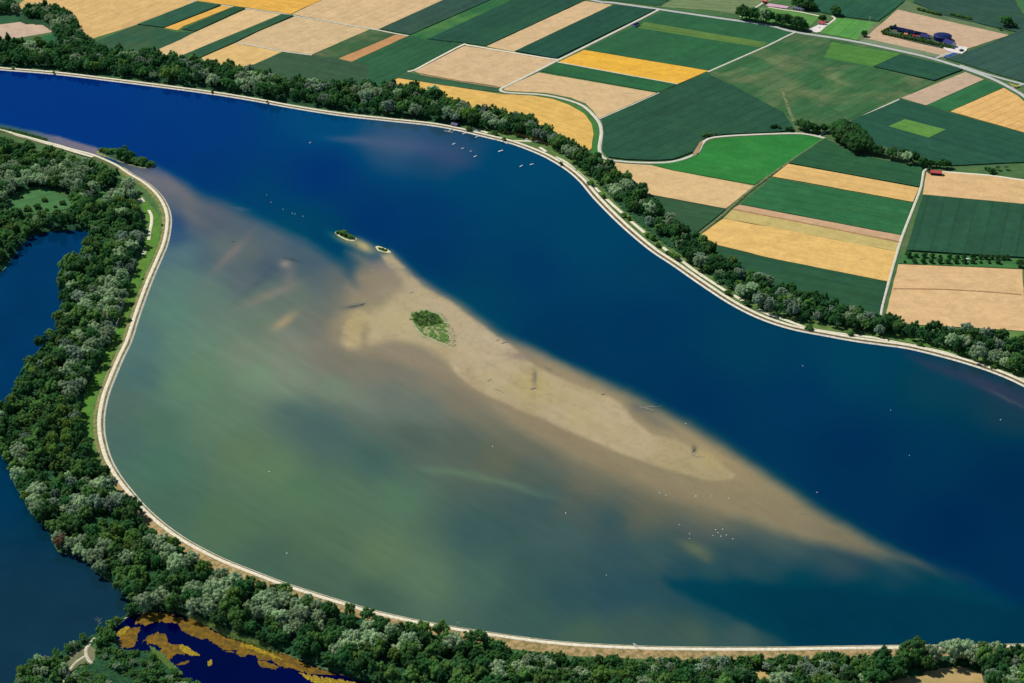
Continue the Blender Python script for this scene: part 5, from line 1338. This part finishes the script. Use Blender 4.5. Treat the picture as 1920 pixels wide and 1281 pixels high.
def tufts(name, pts_uv, zb, hr, wr, mat, label, blades=7, kind='stuff'):
    V = []; T = []; off = 0
    for (u, v, s) in pts_uv:
        p = P(u, v, zb)
        for k in range(blades):
            a = random.uniform(0, 6.28); h = random.uniform(*hr) * s; wd = random.uniform(*wr) * s
            rr = random.uniform(0, 1.1) * s
            bx, by = p.x + math.cos(a * 1.7) * rr, p.y + math.sin(a * 1.7) * rr
            lx, ly = random.uniform(-.5, .5) * h, random.uniform(-.5, .5) * h
            V += [(bx - math.cos(a) * wd, by - math.sin(a) * wd, zb), (bx + math.cos(a) * wd, by + math.sin(a) * wd, zb), (bx + lx, by + ly, zb + h)]
            T.append((off, off + 1, off + 2)); off += 3
    o = link(name, mesh_np(name, np.array(V), np.array(T), mat), kind=kind)
    o['label'] = label
    return o


def scatter(poly, n, s0, s1, edge=0.0):
    po = np.asarray(poly, float)
    out = []
    while len(out) < n:
        u = random.uniform(po[:, 0].min(), po[:, 0].max()); v = random.uniform(po[:, 1].min(), po[:, 1].max())
        if inpoly(np.array([u]), np.array([v]), po)[0]:
            out.append((u, v, random.uniform(s0, s1)))
    return out


REED = [(772, 588), (780, 583), (800, 583), (818, 590), (832, 602), (840, 620), (842, 640), (836, 646), (815, 636), (795, 628), (782, 615), (776, 604), (768, 600)]
tufts('reed_bed', [t for t in scatter(REED, 2300, .6, 1.2) if vnoise(np.array([t[0] / 5]), np.array([t[1] / 2.4]), 5)[0] > .47], WZ, (1.4, 3.0), (.25, .6), M['reed'], 'green reed bed growing on the sand shoal')
tufts('reed_bed', scatter([(776, 588), (800, 584), (822, 592), (830, 606), (810, 612), (786, 612), (774, 602)], 420, .8, 1.3), WZ, (1.6, 3.2), (.25, .6), M['leaf_mid'], 'darker green core of the reed bed on the shoal')
tufts('sparse_reeds', scatter([(826, 584), (842, 604), (856, 630), (854, 652), (838, 648), (842, 620), (832, 600)], 220, .4, .7), WZ, (1.0, 2.0), (.2, .4), M['leaf_mid'], 'sparse reed tufts along the right side of the reed bed', 4)
flat_poly('sand_patch', [(768, 590), (785, 580), (806, 579), (828, 588), (842, 604), (846, 640), (838, 650), (812, 640), (790, 632), (776, 616)], WZ + .05, mat_simple('pale_wet_sand', (174, 166, 128), 1, .12, .1, c2=(150, 152, 112)), label='pale wet sand under the reed bed')
for u, v, h, kd in [(636, 438, 5, 'bush'), (643, 440, 7, 'bush'), (650, 443, 6, 'bush'), (657, 446, 5, 'bush'), (662, 448, 4.5, 'bush'), (712, 467, 2.6, 'bush'), (718, 468, 3, 'bush'), (724, 470, 2.6, 'bush'), (646, 437, 5, 'bush'), (632, 438, 3.5, 'bush')]:
    cm, tm = PROTO['bush'][0]
    p = P(u, v, WZ + .5)
    o = thing('bush', ORD[sorted(x for x in (636, 643, 650, 657, 662, 646, 632, 712, 718, 724) if (x < 690) == (u < 690)).index(u)] + ' of low bushes on the ' + ('larger' if u < 690 else 'smaller') + ' sand rimmed islet', 'bush', p, random.uniform(0, 6), 'bushes on the islets')
    o.scale = (h * 1.2, h * 1.2, h)
    link('crown', cm, o); link('trunk', tm, o)
tufts('shore_reeds', scatter([(-60, 226), (0, 240), (50, 250), (90, 262), (84, 266), (40, 254), (-60, 240)], 900, .8, 1.3), WZ + .1, (1.6, 3.0), (.3, .7), M['leaf_mid'], 'green reeds along the left shore road')
tufts('pond_reeds', scatter([(330, 1146), (380, 1158), (430, 1180), (500, 1208), (520, 1226), (470, 1208), (430, 1196), (380, 1170)], 1100, .9, 1.5), .3, (1.6, 3.2), (.3, .8), M['reed'], 'pale green reeds on the north bank of the pond')
tufts('pond_reeds', scatter([(282, 1214), (300, 1226), (320, 1246), (342, 1266), (330, 1268), (306, 1248), (286, 1228)], 500, .9, 1.4), .3, (1.6, 3.0), (.3, .7), M['reed'], 'pale green reeds on the south bank of the pond')

# floating weed mats on the pond
def mat_weed():
    m, nt, b = new_mat('floating_weed')
    p = pos(nt)
    f = noise(nt, p, 0.16, 5, .65, .6)
    f2 = noise(nt, p, 0.9, 3, .7)
    c = mixc(nt, ramp01(nt, f, .4, .62), alb((104, 84, 34)), alb((142, 108, 30)))
    c = mixc(nt, math_n(nt, 'MULTIPLY', ramp01(nt, f2, .55, .7), .5), c, alb((70, 72, 42)))
    nt.links.new(c, b.inputs['Base Color'])
    return m


WEEDM = mat_weed()
YELM = mat_simple('yellow_weed', (176, 150, 36), 1, .2, .5, c2=(120, 104, 36))


def weed(pts, z, mat, label, amp=1.0):
    o = spline(list(pts) + [pts[0]], 1.6)[:-1]
    i = np.arange(len(o))
    n = np.stack([fbm(o[:, 0] / 5, o[:, 1] / 5, 61, 3), fbm(o[:, 0] / 5 + 50, o[:, 1] / 5, 62, 3)], 1) - .5
    n2 = np.stack([fbm(o[:, 0] / 1.5, o[:, 1] / 1.5, 63, 2), fbm(o[:, 0] / 1.5 + 50, o[:, 1] / 1.5, 64, 2)], 1) - .5
    o = o + n * 11 * amp + n2 * 4.5 * amp
    me_o = flat_poly('floating_weed', o, z, mat, skirt=.06, label=label)
    me_o['kind'] = 'stuff'


weed([(253, 1168), (268, 1152), (290, 1144), (318, 1150), (340, 1158), (378, 1168), (400, 1182), (430, 1196), (462, 1204), (482, 1214), (470, 1222), (448, 1220), (420, 1222), (396, 1200), (368, 1194), (342, 1182), (330, 1170), (300, 1166), (272, 1172)], .38, WEEDM, 'brown floating weed along the north edge of the pond')
weed([(216, 1192), (235, 1178), (262, 1178), (258, 1190), (256, 1204), (240, 1214), (224, 1212), (222, 1200), (232, 1192)], .39, WEEDM, 'brown weed mat at the left end of the pond')
weed([(214, 1194), (226, 1180), (242, 1175), (240, 1182), (226, 1192)], .43, YELM, 'yellow weed fringe at the left end of the pond', .6)
weed([(264, 1202), (290, 1190), (308, 1188), (312, 1200), (330, 1208), (350, 1216), (372, 1228), (350, 1226), (334, 1228), (318, 1236), (304, 1226), (300, 1214), (282, 1206)], .40, WEEDM, 'brown weed tongue in the middle of the pond')
weed([(334, 1208), (348, 1212), (374, 1228), (356, 1228), (342, 1220)], .44, YELM, 'yellow tip of the middle weed tongue', .6)
weed([(388, 1240), (397, 1238), (398, 1246), (391, 1250)], .41, YELM, 'small bright yellow weed clump on the pond', .4)
weed([(330, 1246), (354, 1238), (352, 1243), (336, 1248)], .41, WEEDM, 'thin brown weed streak on the pond', .4)
weed([(440, 1200), (470, 1206), (500, 1216), (540, 1230), (590, 1250), (640, 1266), (680, 1280), (700, 1300), (640, 1290), (600, 1272), (570, 1262), (555, 1254), (530, 1252), (512, 1240), (490, 1236), (470, 1228), (452, 1230), (440, 1222), (452, 1212)], .42, WEEDM, 'long brown weed belt at the right side of the pond')
weed([(452, 1206), (480, 1214), (526, 1232), (522, 1236), (484, 1222), (450, 1212)], .46, YELM, 'yellow streaks on the long weed belt', .9)
weed([(560, 1262), (600, 1270), (650, 1276), (672, 1284), (620, 1282), (580, 1276)], .47, YELM, 'yellow weed patch at the bottom edge of the pond', .9)
weed([(484, 1238), (520, 1248), (516, 1254), (490, 1250)], .43, WEEDM, 'loose weed mat off the long belt', .7)

# ------------------------------------------------------------------ buildings
def house(name, label, cat, u, v, L, Wd, H, RH, rot, wall, roof, eave=.6, doors=2, z=1.0, posts=False):
    p = P(u, v, z)
    o = thing(name, label, cat, p, rot)
    b = MB()
    b.box(0, 0, -1, L, Wd, H + 1)
    # gable ends
    for s in (-1, 1):
        x = s * (L / 2 - .01)
        b.add([(x, -Wd / 2, H), (x, Wd / 2, H), (x, 0, H + RH - .15), (x - s * .25, -Wd / 2, H), (x - s * .25, Wd / 2, H), (x - s * .25, 0, H + RH - .15)],
              [(0, 1, 2), (5, 4, 3), (0, 2, 5, 3), (1, 4, 5, 2)])
    link('wall', b.build('wall', wall), o)
    for s in (-1, 1):
        q = MB()
        y0, y1 = s * (Wd / 2 + eave), 0
        z0 = H - eave * RH / (Wd / 2); z1 = H + RH
        X = L / 2 + eave
        t = .25
        q.add([(-X, y0, z0), (X, y0, z0), (X, y1, z1), (-X, y1, z1), (-X, y0, z0 + t), (X, y0, z0 + t), (X, y1, z1 + t), (-X, y1, z1 + t)],
              [(3, 2, 1, 0), (4, 5, 6, 7), (0, 1, 5, 4), (1, 2, 6, 5), (2, 3, 7, 6), (3, 0, 4, 7)])
        link('roof', q.build('roof_slope', roof), o)
    for k in range(doors):
        x = -L / 2 + L * (k + .5) / doors
        q = MB(); q.box(x, -Wd / 2 - .06, 0, L / doors * .5, .1, H * .72)
        link('door', q.build('door', M['darkwood']), o)
    for k in range(max(2, doors)):
        x = -L / 2 + L * (k + .5) / max(2, doors)
        q = MB(); q.box(x, Wd / 2 + .05, H * .45, 1.4, .08, 1.1)
        link('window', q.build('window', M['glassroof']), o)
    return o


def ang(u0, v0, u1, v1):
    d = P(u1, v1) - P(u0, v0)
    return math.atan2(d.y, d.x)


house('barn', 'red roofed dark barn at the end of the straight track', 'barn', 1755, 327, 17, 9, 4.2, 2.6, ang(1745, 328, 1768, 330), M['darkwood'], M['redroof'], doors=3, z=.8)
house('clubhouse', 'small red roofed clubhouse behind the pale yard', 'house', 1541, 45, 12, 9, 3.2, 2.2, ang(1535, 43, 1550, 44), M['wall'], M['redroof'], doors=2)
house('boathouse', 'grey roofed boathouse behind the far dam road', 'boathouse', 853, 236, 11, 8, 3, 2.0, ang(846, 235, 860, 238), M['darkwood'], M['greyroof'], doors=2, z=1.4)
house('solar_shed', 'dark blue roofed shed beside the winding track', 'shed', 1191, 48, 14, 9, 3, 1.2, ang(1182, 51, 1200, 43), M['wall'], M['glassroof'], doors=2)
house('long_hall', 'long low grey hall in front of the dark clump', 'hall', 1497, 18, 22, 7, 3, 1.4, ang(1488, 16, 1508, 19), M['wall'], M['greyroof'], doors=4)
house('red_hut', 'small red hut at the top edge beside the courts', 'hut', 1434, 5, 8, 6, 3.4, 1.4, ang(1430, 4, 1440, 6), M['red'], M['redroof'], doors=1)
FA = ang(1660, 62, 1780, 88)
house('farmhouse', 'white farmhouse with slate blue roof at the farm yard', 'house', 1780, 85, 20, 14, 5.5, 4.5, FA - .35, M['wall'], M['blueroof'], doors=3, z=1.6)
house('farm_house_annex', 'white walled dark roofed house left of the round tank', 'house', 1734, 71, 15, 9, 4, 3.0, FA, M['wall'], M['blueroof'], doors=2, z=1.2)
house('garden_house', 'small reddish roofed house in the farm garden', 'house', 1716, 70, 9, 6, 3, 1.8, FA, M['wall'], M['red'], doors=1, z=1.2)
house('garden_pavilion', 'orange roofed garden pavilion inside the farm hedge', 'pavilion', 1699, 66, 6, 6, 2.6, 1.4, FA, M['wall'], mat_simple('orange_tiles', (222, 140, 96)), doors=1, z=1.2)
# farm greenhouses: dark glazed sheds
for i, (u, v, L) in enumerate([(1690, 56.5, 46), (1700, 62, 34), (1726, 64.5, 22)]):
    lab = ['longest dark glazed shed at the back of the farm', 'middle dark glazed shed inside the farm hedge', 'right dark glazed shed beside the white farmhouse annex'][i]
    o = house('greenhouse', lab, 'greenhouse', u, v, L, 9, 3, 1.2, FA, M['navy'], M['glassroof'], doors=3, z=1.2)
    o['group'] = 'dark glazed sheds of the farm'
# round tank with slightly domed cover
p = P(1767, 74, 1.2)
o = thing('round_tank', 'large round dark blue domed tank beside the farmhouse', 'tank', p)
b = MB()
n = 32; r = 16.5
rings = [(r, -1), (r, 7.5), (r * 1.01, 7.6), (r * .92, 8.6), (r * .7, 9.8), (r * .4, 10.6), (0.3, 10.9)]
vs = [(rr * math.cos(2 * math.pi * k / n), rr * math.sin(2 * math.pi * k / n), zz) for rr, zz in rings for k in range(n)]
link('wall', MB().add(vs[:2 * n], [(k, (k + 1) % n, n + (k + 1) % n, n + k) for k in range(n)]).build('tank_wall', M['navy'], True), o)
vr = vs[2 * n:]
fr = [(j * n + k, j * n + (k + 1) % n, (j + 1) * n + (k + 1) % n, (j + 1) * n + k) for j in range(4) for k in range(n)] + [tuple(4 * n + k for k in range(n))]
link('dome', MB().add(vr, fr).build('tank_dome', M['navy'], True), o)
b = MB()
for k in range(n):
    a0, a1 = 2 * math.pi * k / n, 2 * math.pi * (k + 1) / n
    b.tube((r * 1.02 * math.cos(a0), r * 1.02 * math.sin(a0), 7.6), (r * 1.02 * math.cos(a1), r * 1.02 * math.sin(a1), 7.6), .2, .2, 4)
link('rim', b.build('tank_rim', M['blueroof']), o)
# silage clamp under blue sheet
p = P(1783, 104.5, 1.0)
o = thing('silage_clamp', 'long low heap under blue sheeting beside the farm drive', 'silage heap', p, ang(1768, 110, 1795, 100))
b = MB()
vs = []
for x, s in ((-15, .4), (-13, 1), (13, 1), (15, .4)):
    for y, z in ((-4.5, 0), (-3, 1.6 * s), (0, 2.1 * s), (3, 1.6 * s), (4.5, 0)):
        vs.append((x, y, z))
link('cover', b.add(vs, [(i * 5 + j, i * 5 + j + 1, i * 5 + j + 6, i * 5 + j + 5) for i in range(3) for j in range(4)] + [(0, 1, 2, 3, 4), (19, 18, 17, 16, 15)]).build('sheet', M['bluetarp']), o)
for s in (-1, 1):
    q = MB(); q.box(0, s * 5, 0, 30, .4, 1.4)
    link('side_wall', q.build('clamp_wall', M['concrete']), o)
# van in farm yard
def vehicle(name, label, cat, u, v, z, rot, L, Wd, H, body, van=True):
    p = P(u, v, z)
    o = thing(name, label, cat, p, rot)
    b = MB()
    prof = [(-L / 2, .4), (-L / 2, H * .95), (-L / 2 + .2, H), (L * .22, H), (L * .36, H * .62), (L / 2 - .1, H * .5), (L / 2, .4)]
    m_ = len(prof)
    vs = [(x, -Wd / 2, z_) for x, z_ in prof] + [(x, Wd / 2, z_) for x, z_ in prof]
    fs = [tuple(range(m_)), tuple(range(2 * m_ - 1, m_ - 1, -1))] + [((i + 1) % m_, i, m_ + i, m_ + (i + 1) % m_) for i in range(m_)]
    link('body', b.add(vs, fs).build('body', body), o)
    q = MB(); x0, z0, x1, z1 = L * .22, H, L * .36, H * .62
    q.add([(x0 + .02, -Wd * .42, z0 - .08), (x0 + .02, Wd * .42, z0 - .08), (x1 + .05, Wd * .42, z1 + .05), (x1 + .05, -Wd * .42, z1 + .05)], [(0, 3, 2, 1)])
    link('windscreen', q.build('windscreen', M['glassroof']), o)
    for sx in (-1, 1):
        for sy in (-1, 1):
            q = MB(); q.tube((sx * L * .32, sy * (Wd / 2 - .15), .4), (sx * L * .32, sy * (Wd / 2 + .05), .4), .4, .4, 10)
            link('wheel', q.build('wheel', M['darkwood']), o)
    return o


vehicle('box_van', 'white and green box van parked in the farm yard', 'van', 1803, 95.5, 1.7, .4, 9, 2.8, 3.2, M['teal'])
vehicle('parked_car', 'white car parked in front of the red roofed clubhouse', 'car', 1536, 51, 1.1, 1.2, 4.6, 1.9, 1.5, M['white'])
vehicle('parked_car', 'white car parked at the junction of the lane and yard', 'car', 1550, 46, 1.1, .2, 4.6, 1.9, 1.5, M['white'])
vehicle('camper_van', 'white camper parked between the orchard rows', 'camper', 1815, 488, .3, .1, 6.5, 2.3, 2.6, M['white'])
vehicle('parked_car', 'white car on the path beside the far shore lawn', 'car', 988, 262, .9, .3, 4.6, 1.9, 1.5, M['white'])
# goals and floodlights
for (u, v), lab in (((1549, 50), 'football goal at the left end of the pitch'), ((1624, 58), 'football goal at the right end of the pitch')):
    o = thing('football_goal', lab, 'goal', P(u, v, 1.0), ang(1537, 60, 1567, 33), 'goals of the football pitch')
    for a_, b_ in (((-3.6, 0, 0), (-3.6, 0, 2.4)), ((3.6, 0, 0), (3.6, 0, 2.4)), ((-3.6, 0, 2.4), (3.6, 0, 2.4))):
        link('post' if a_[2] == 0 and b_[2] > 0 and a_[0] == b_[0] else 'crossbar', MB().tube(a_, b_, .12, .12).build('goal_post', M['white']), o)
for (u, v), lab in (((1566, 66), 'floodlight mast at the lower left side of the pitch'), ((1613, 66), 'floodlight mast at the lower right side of the pitch'), ((1630, 46), 'floodlight mast at the far right corner of the pitch')):
    o = thing('floodlight_mast', lab, 'floodlight', P(u, v, .5), 0, 'floodlight masts of the football pitch')
    link('pole', MB().tube((0, 0, 0), (0, 0, 14), .3, .18).build('mast_pole', M['white']), o)
    link('lamp_bar', MB().box(0, 0, 14, 3, .5, .7).build('lamp_bar', M['white']), o)

# ------------------------------------------------------------------ jetties, boats, posts
def jetty(label, u0, v0, u1, v1, wd, tee=0):
    a = P(u0, v0, 1.3); b_ = P(u1, v1, 1.3)
    L = (b_ - a).length
    o = thing('jetty', label, 'jetty', a, math.atan2((b_ - a).y, (b_ - a).x), 'boat jetties of the far shore')
    n = int(L / .9)
    pm = MB().box(0, 0, 0, .8, wd, .12).build('plank', M['greywood'])
    for k in range(n):
        q = link('plank', pm, o); q.location = ((k + .5) * L / n, 0, 0)
    for k in range(int(L / 5) + 1):
        for s in (-1, 1):
            link('post', MB().tube((k * 5 + .3, s * wd / 2, -2), (k * 5 + .3, s * wd / 2, .9), .14, .12).build('jetty_post', M['greywood']), o)
    if tee:
        link('landing_stage', MB().box(L + .9, 0, -.1, 1.8, tee, .2).build('landing_stage', M['greywood']), o)
    return o


jetty('long grey boat jetty below the boathouse', 852, 239, 841, 246.5, 2.2, 16)
jetty('short grey boat jetty right of the moored boats', 958, 265, 950, 268.5, 1.8, 7)
jetty('small grey mooring stage between the two boat jetties', 933, 260.5, 928, 263, 1.2)


def make_boat():
    o = thing('sailing_boat', '', 'boat')
    L, Wd = 7.0, 2.4
    st = [(-.5, .75, 0), (-.3, .95, 0), (0, 1, 0), (.25, .8, .05), (.42, .4, .12), (.5, .04, .2)]
    vs = []
    for t, wq, lift in st:
        hw = Wd / 2 * wq
        vs += [(t * L, -hw, .75 + lift), (t * L, -hw * .75, .1), (t * L, 0, -.25), (t * L, hw * .75, .1), (t * L, hw, .75 + lift)]
    fs = [(i * 5 + j, i * 5 + j + 1, i * 5 + j + 6, i * 5 + j + 5) for i in range(5) for j in range(4)] + [(4, 3, 2, 1, 0)]
    link('hull', MB().add(vs, fs).build('hull', M['white'], True), o)
    dk = MB(); dv = []
    for t, wq, lift in st:
        dv += [(t * L, -Wd / 2 * wq * .98, .72 + lift), (t * L, Wd / 2 * wq * .98, .72 + lift)]
    link('deck', dk.add(dv, [(i * 2, i * 2 + 2, i * 2 + 3, i * 2 + 1) for i in range(5)]).build('deck', M['white']), o)
    link('cabin', MB().add([(-.6, -.8, .7), (1.4, -.6, .7), (1.4, .6, .7), (-.6, .8, .7), (-.5, -.65, 1.3), (1.0, -.5, 1.2), (1.0, .5, 1.2), (-.5, .65, 1.3)],
                           [(4, 5, 6, 7), (0, 1, 5, 4), (1, 2, 6, 5), (2, 3, 7, 6), (3, 0, 4, 7)]).build('cabin', M['white']), o)
    link('cockpit_cover', MB().box(-2, 0, .74, 2.2, 1.5, .25).build('cover', M['white']), o)
    link('mast', MB().tube((.4, 0, .7), (.4, 0, 8.5), .09, .06).build('mast', M['greywood']), o)
    link('boom', MB().tube((.4, 0, 1.8), (-2.8, 0, 1.8), .12, .12).build('boom', M['bluetarp']), o)
    return o


def copy_tree(o, parent=None):
    c = o.copy()
    COL.objects.link(c)
    if parent is not None:
        c.parent = parent
    for ch in list(o.children):
        copy_tree(ch, c)
    return c


boats = [((871, 251), 1.0, 'white sailing boat nearest the long jetty'), ((894, 257.5), .9, 'white sailing boat between dam and second mooring row'), ((851, 270.5), .95, 'leftmost white sailing boat at the moorings'),
         ((867.5, 279), .75, 'small white boat right of the leftmost boat'), ((883, 284), .6, 'smallest faint boat in the middle of the moorings'), ((891, 294), .9, 'white sailing boat farthest from the far shore'),
         ((939, 284), 1.25, 'largest white sailing boat below the short jetty'), ((977.5, 312), .95, 'white boat left of the pair near the right shore'), ((997, 309), .95, 'white boat right of the pair near the right shore'),
         ((850, 246), .55, 'small white dinghy tied beside the long jetty'), ((581.5, 268), .6, 'lone small boat on the open blue water left of the moorings')]
proto_boat = make_boat()
for i, ((u, v), s, lab) in enumerate(boats):
    o = proto_boat if i == 0 else copy_tree(proto_boat)
    o.location = P(u, v, WZ + .1)
    o.rotation_euler.z = random.uniform(.5, 1.0)
    s *= 1.1
    o.scale = (s, s, s)
    o['label'] = lab; o['category'] = 'boat'; o['group'] = 'boats moored on the reservoir'

# distance board on the bottom dam, markers
p = P(1192, 1214, 2.75)
o = thing('dam_board', 'white board on a post above the bottom dam road', 'sign', p, math.radians(-48))
link('post', MB().tube((0, 0, -.2), (0, 0, 3.2), .14, .14).build('board_post', M['greywood']), o)
link('board', MB().box(0, -.2, 1.9, 7.5, .2, 1.9).build('board_panel', M['white']), o)
for u, v, lab in [(858, 1173, 'left white marker post on the bottom dam'), (861, 1172, 'right white marker post on the bottom dam'), (716, 224, 'white marker post on the far dam road left of the boathouse')]:
    o = thing('marker_post', lab, 'post', P(u, v, 2.5), 0, 'marker posts on the dams')
    link('post', MB().tube((0, 0, 0), (0, 0, 4.2), .18, .15).build('marker_pole', M['greywood']), o)
    link('plate', MB().box(0, -.1, 3.4, 1.2, .12, .8).build('marker_plate', M['white']), o)
for u, v, lab in [(71.5, 434, 'white jetty platform at the head of the oxbow lake')]:
    o = thing('bathing_platform', lab, 'platform', P(u, v, .5), 0)
    for k in range(6):
        q = link('plank', MB().box(-2.5 + k, 0, .2, .92, 4, .15).build('plank', M['white']), o)
    for sx in (-1, 1):
        link('post', MB().tube((sx * 2.6, -1.6, -1), (sx * 2.6, -1.6, 1), .12, .12).build('platform_post', M['white']), o)

# ------------------------------------------------------------------ driftwood
def driftwood(u, v, L, rot, label, nb, seed, mat='log', r0=.35):
    r = random.Random(seed)
    o = thing('driftwood_trunk', label, 'driftwood', P(u, v, WZ + .15), rot, 'stranded driftwood on the shoal')
    b = MB()
    a = Vector((-L / 2, 0, .1)); m_ = Vector((0, r.uniform(-.6, .6), .35)); e = Vector((L / 2, r.uniform(-.8, .8), .3))
    b.tube(a, m_, r0, r0 * .8); b.tube(m_, e, r0 * .8, r0 * .4)
    link('trunk', b.build('log', M[mat]), o)
    for k in range(nb):
        t = r.uniform(-.4, .5) * L; an = r.choice((-1, 1)) * r.uniform(.3, 1.1); l2 = L * r.uniform(.2, .45)
        q = MB(); q.tube((t, 0, .3), (t + math.cos(an) * l2, math.sin(an) * l2, .3 + r.uniform(.1, .3) * l2), r0 * .45, r0 * .2, 5)
        link('branch', q.build('log_branch', M[mat]), o)


driftwood(541, 485, 15, -.25, 'dark branched log above the pale sand spot', 4, 1)
driftwood(552, 489, 12, -.4, 'slim dark log right of the branched log', 1, 2)
driftwood(668, 574, 22, .25, 'long dark log at the top of the yellow bank', 2, 3)
driftwood(680, 570, 10, .6, 'short forked log beside the long dark log', 3, 4)
driftwood(699, 507, 6, 2.0, 'small pale stump on the grey shallows', 2, 5, 'dead')
driftwood(772, 549, 7, .4, 'small pale root stock above the reed bed', 4, 6, 'dead')
driftwood(671, 553, 5, 1.8, 'thin pale stick standing above the long log', 1, 7, 'dead', .2)
driftwood(1216, 767, 26, -.45, 'large bleached forked tree at the shoal edge', 6, 8, 'dead', .45)
driftwood(1222, 763, 20, .02, 'bleached branch lying behind the forked tree', 4, 9, 'dead')
driftwood(999, 729, 7, .5, 'bright white stump below the dark channel', 6, 10, 'dead', .8)
driftwood(1308, 856, 12, -.5, 'pale twigs below the small dark islet', 5, 11, 'dead', .25)
driftwood(1300, 845, 8, 1.2, 'dark root plate at the lower shoal', 6, 12, 'log', .5)
driftwood(945, 643, 8, .5, 'dark drift root right of the reed bed', 5, 13)
driftwood(933, 638, 4, .2, 'tiny dark drift root beside the larger one', 3, 14)
driftwood(937, 733, 14, -.6, 'thin dark sunken branch on the sandy bank', 1, 15, 'log', .2)
driftwood(918, 713, 9, .9, 'short dark sunken branch on the sandy bank', 2, 16, 'log', .2)
driftwood(1025, 690, 12, -1.0, 'pale sunken branches right of the dark channel', 3, 17, 'log', .25)
driftwood(437, 453, 6, .3, 'small dark root in the grey northern shallows', 4, 18)
driftwood(470, 436, 5, 1.0, 'pale twigs in the northern shallows', 3, 19, 'dead', .25)
driftwood(368, 367, 9, .2, 'pale stump with dark streak near the spit', 3, 20, 'dead')
driftwood(345, 356, 8, 1.2, 'bleached twigs left of the stump near the spit', 4, 21, 'dead', .25)
driftwood(643 + 25, 460, 4, .3, 'small dark wreck below the larger islet', 4, 22)
driftwood(1508, 964, 11, .1, 'line of pale stakes on the lower shoal', 5, 23, 'dead', .2)
driftwood(1131, 740, 5, .2, 'tiny dark root at the upper shoal edge', 2, 24)

# ------------------------------------------------------------------ swans
def swan_mesh():
    """one continuous body: lofted along a spine from tail over body, neck, head to bill"""
    spine = [((-.85, 0, .35), .03), ((-.7, 0, .34), .14), ((-.4, 0, .28), .30), ((0, 0, .25), .36), ((.35, 0, .28), .28), ((.55, 0, .4), .14), ((.62, 0, .62), .08),
             ((.58, 0, .85), .07), ((.6, 0, 1.02), .07), ((.7, 0, 1.1), .095), ((.82, 0, 1.07), .07), ((.95, 0, 1.0), .03), ((1.02, 0, .97), .01)]
    n = 8
    vs = []; fs = []
    pts = [Vector(p) for p, _ in spine]
    for i, (p, r) in enumerate(spine):
        d = (pts[min(i + 1, len(pts) - 1)] - pts[max(i - 1, 0)]).normalized()
        s = Vector((0, 1, 0)); t = d.cross(s).normalized()
        for k in range(n):
            a = 2 * math.pi * k / n
            vs.append(Vector(p) + s * math.cos(a) * r * (1.1 if i < 5 else 1) + t * math.sin(a) * r * .9)
    for i in range(len(spine) - 1):
        for k in range(n):
            fs.append((i * n + k, i * n + (k + 1) % n, (i + 1) * n + (k + 1) % n, (i + 1) * n + k))
    fs += [tuple(range(n - 1, -1, -1)), tuple((len(spine) - 1) * n + k for k in range(n))]
    return MB().add(vs, fs).build('swan', M['white'], True)


SW = swan_mesh()
swz = [([(508, 380), (531, 393), (548, 401), (553, 402), (568, 406), (500, 366)], 'on the blue water below the spit'),
       ([(1237, 925), (1249, 930), (1305, 931), (1367, 935), (1335, 931)], 'below the tip of the sandy bank'),
       ([(1274, 985), (1293, 1002), (1293, 1011), (1342, 994), (1355, 993), (1337, 1005), (1352, 1006), (1374, 1011), (1346, 1000), (1362, 1004)], 'in the loose flock left of the lower shoal'),
       ([(1061, 963), (1137, 1079), (924, 838), (505, 885), (538, 1038)], 'alone on the green water'),
       ([(1670, 770), (1876, 788), (1705, 855), (1532, 924), (1286, 795), (1505, 687)], 'alone on the deep blue water')]
first = True
for pts, where in swz:
    for k, (u, v) in enumerate(sorted(pts)):
        o = thing('swan', ORD[k] + ' of white swans swimming ' + where, 'swan', P(u, v, WZ - .08), random.uniform(0, 6.28), 'swans ' + where, data=SW)
        s = random.uniform(1.1, 1.5)
        o.scale = (s, s, s)
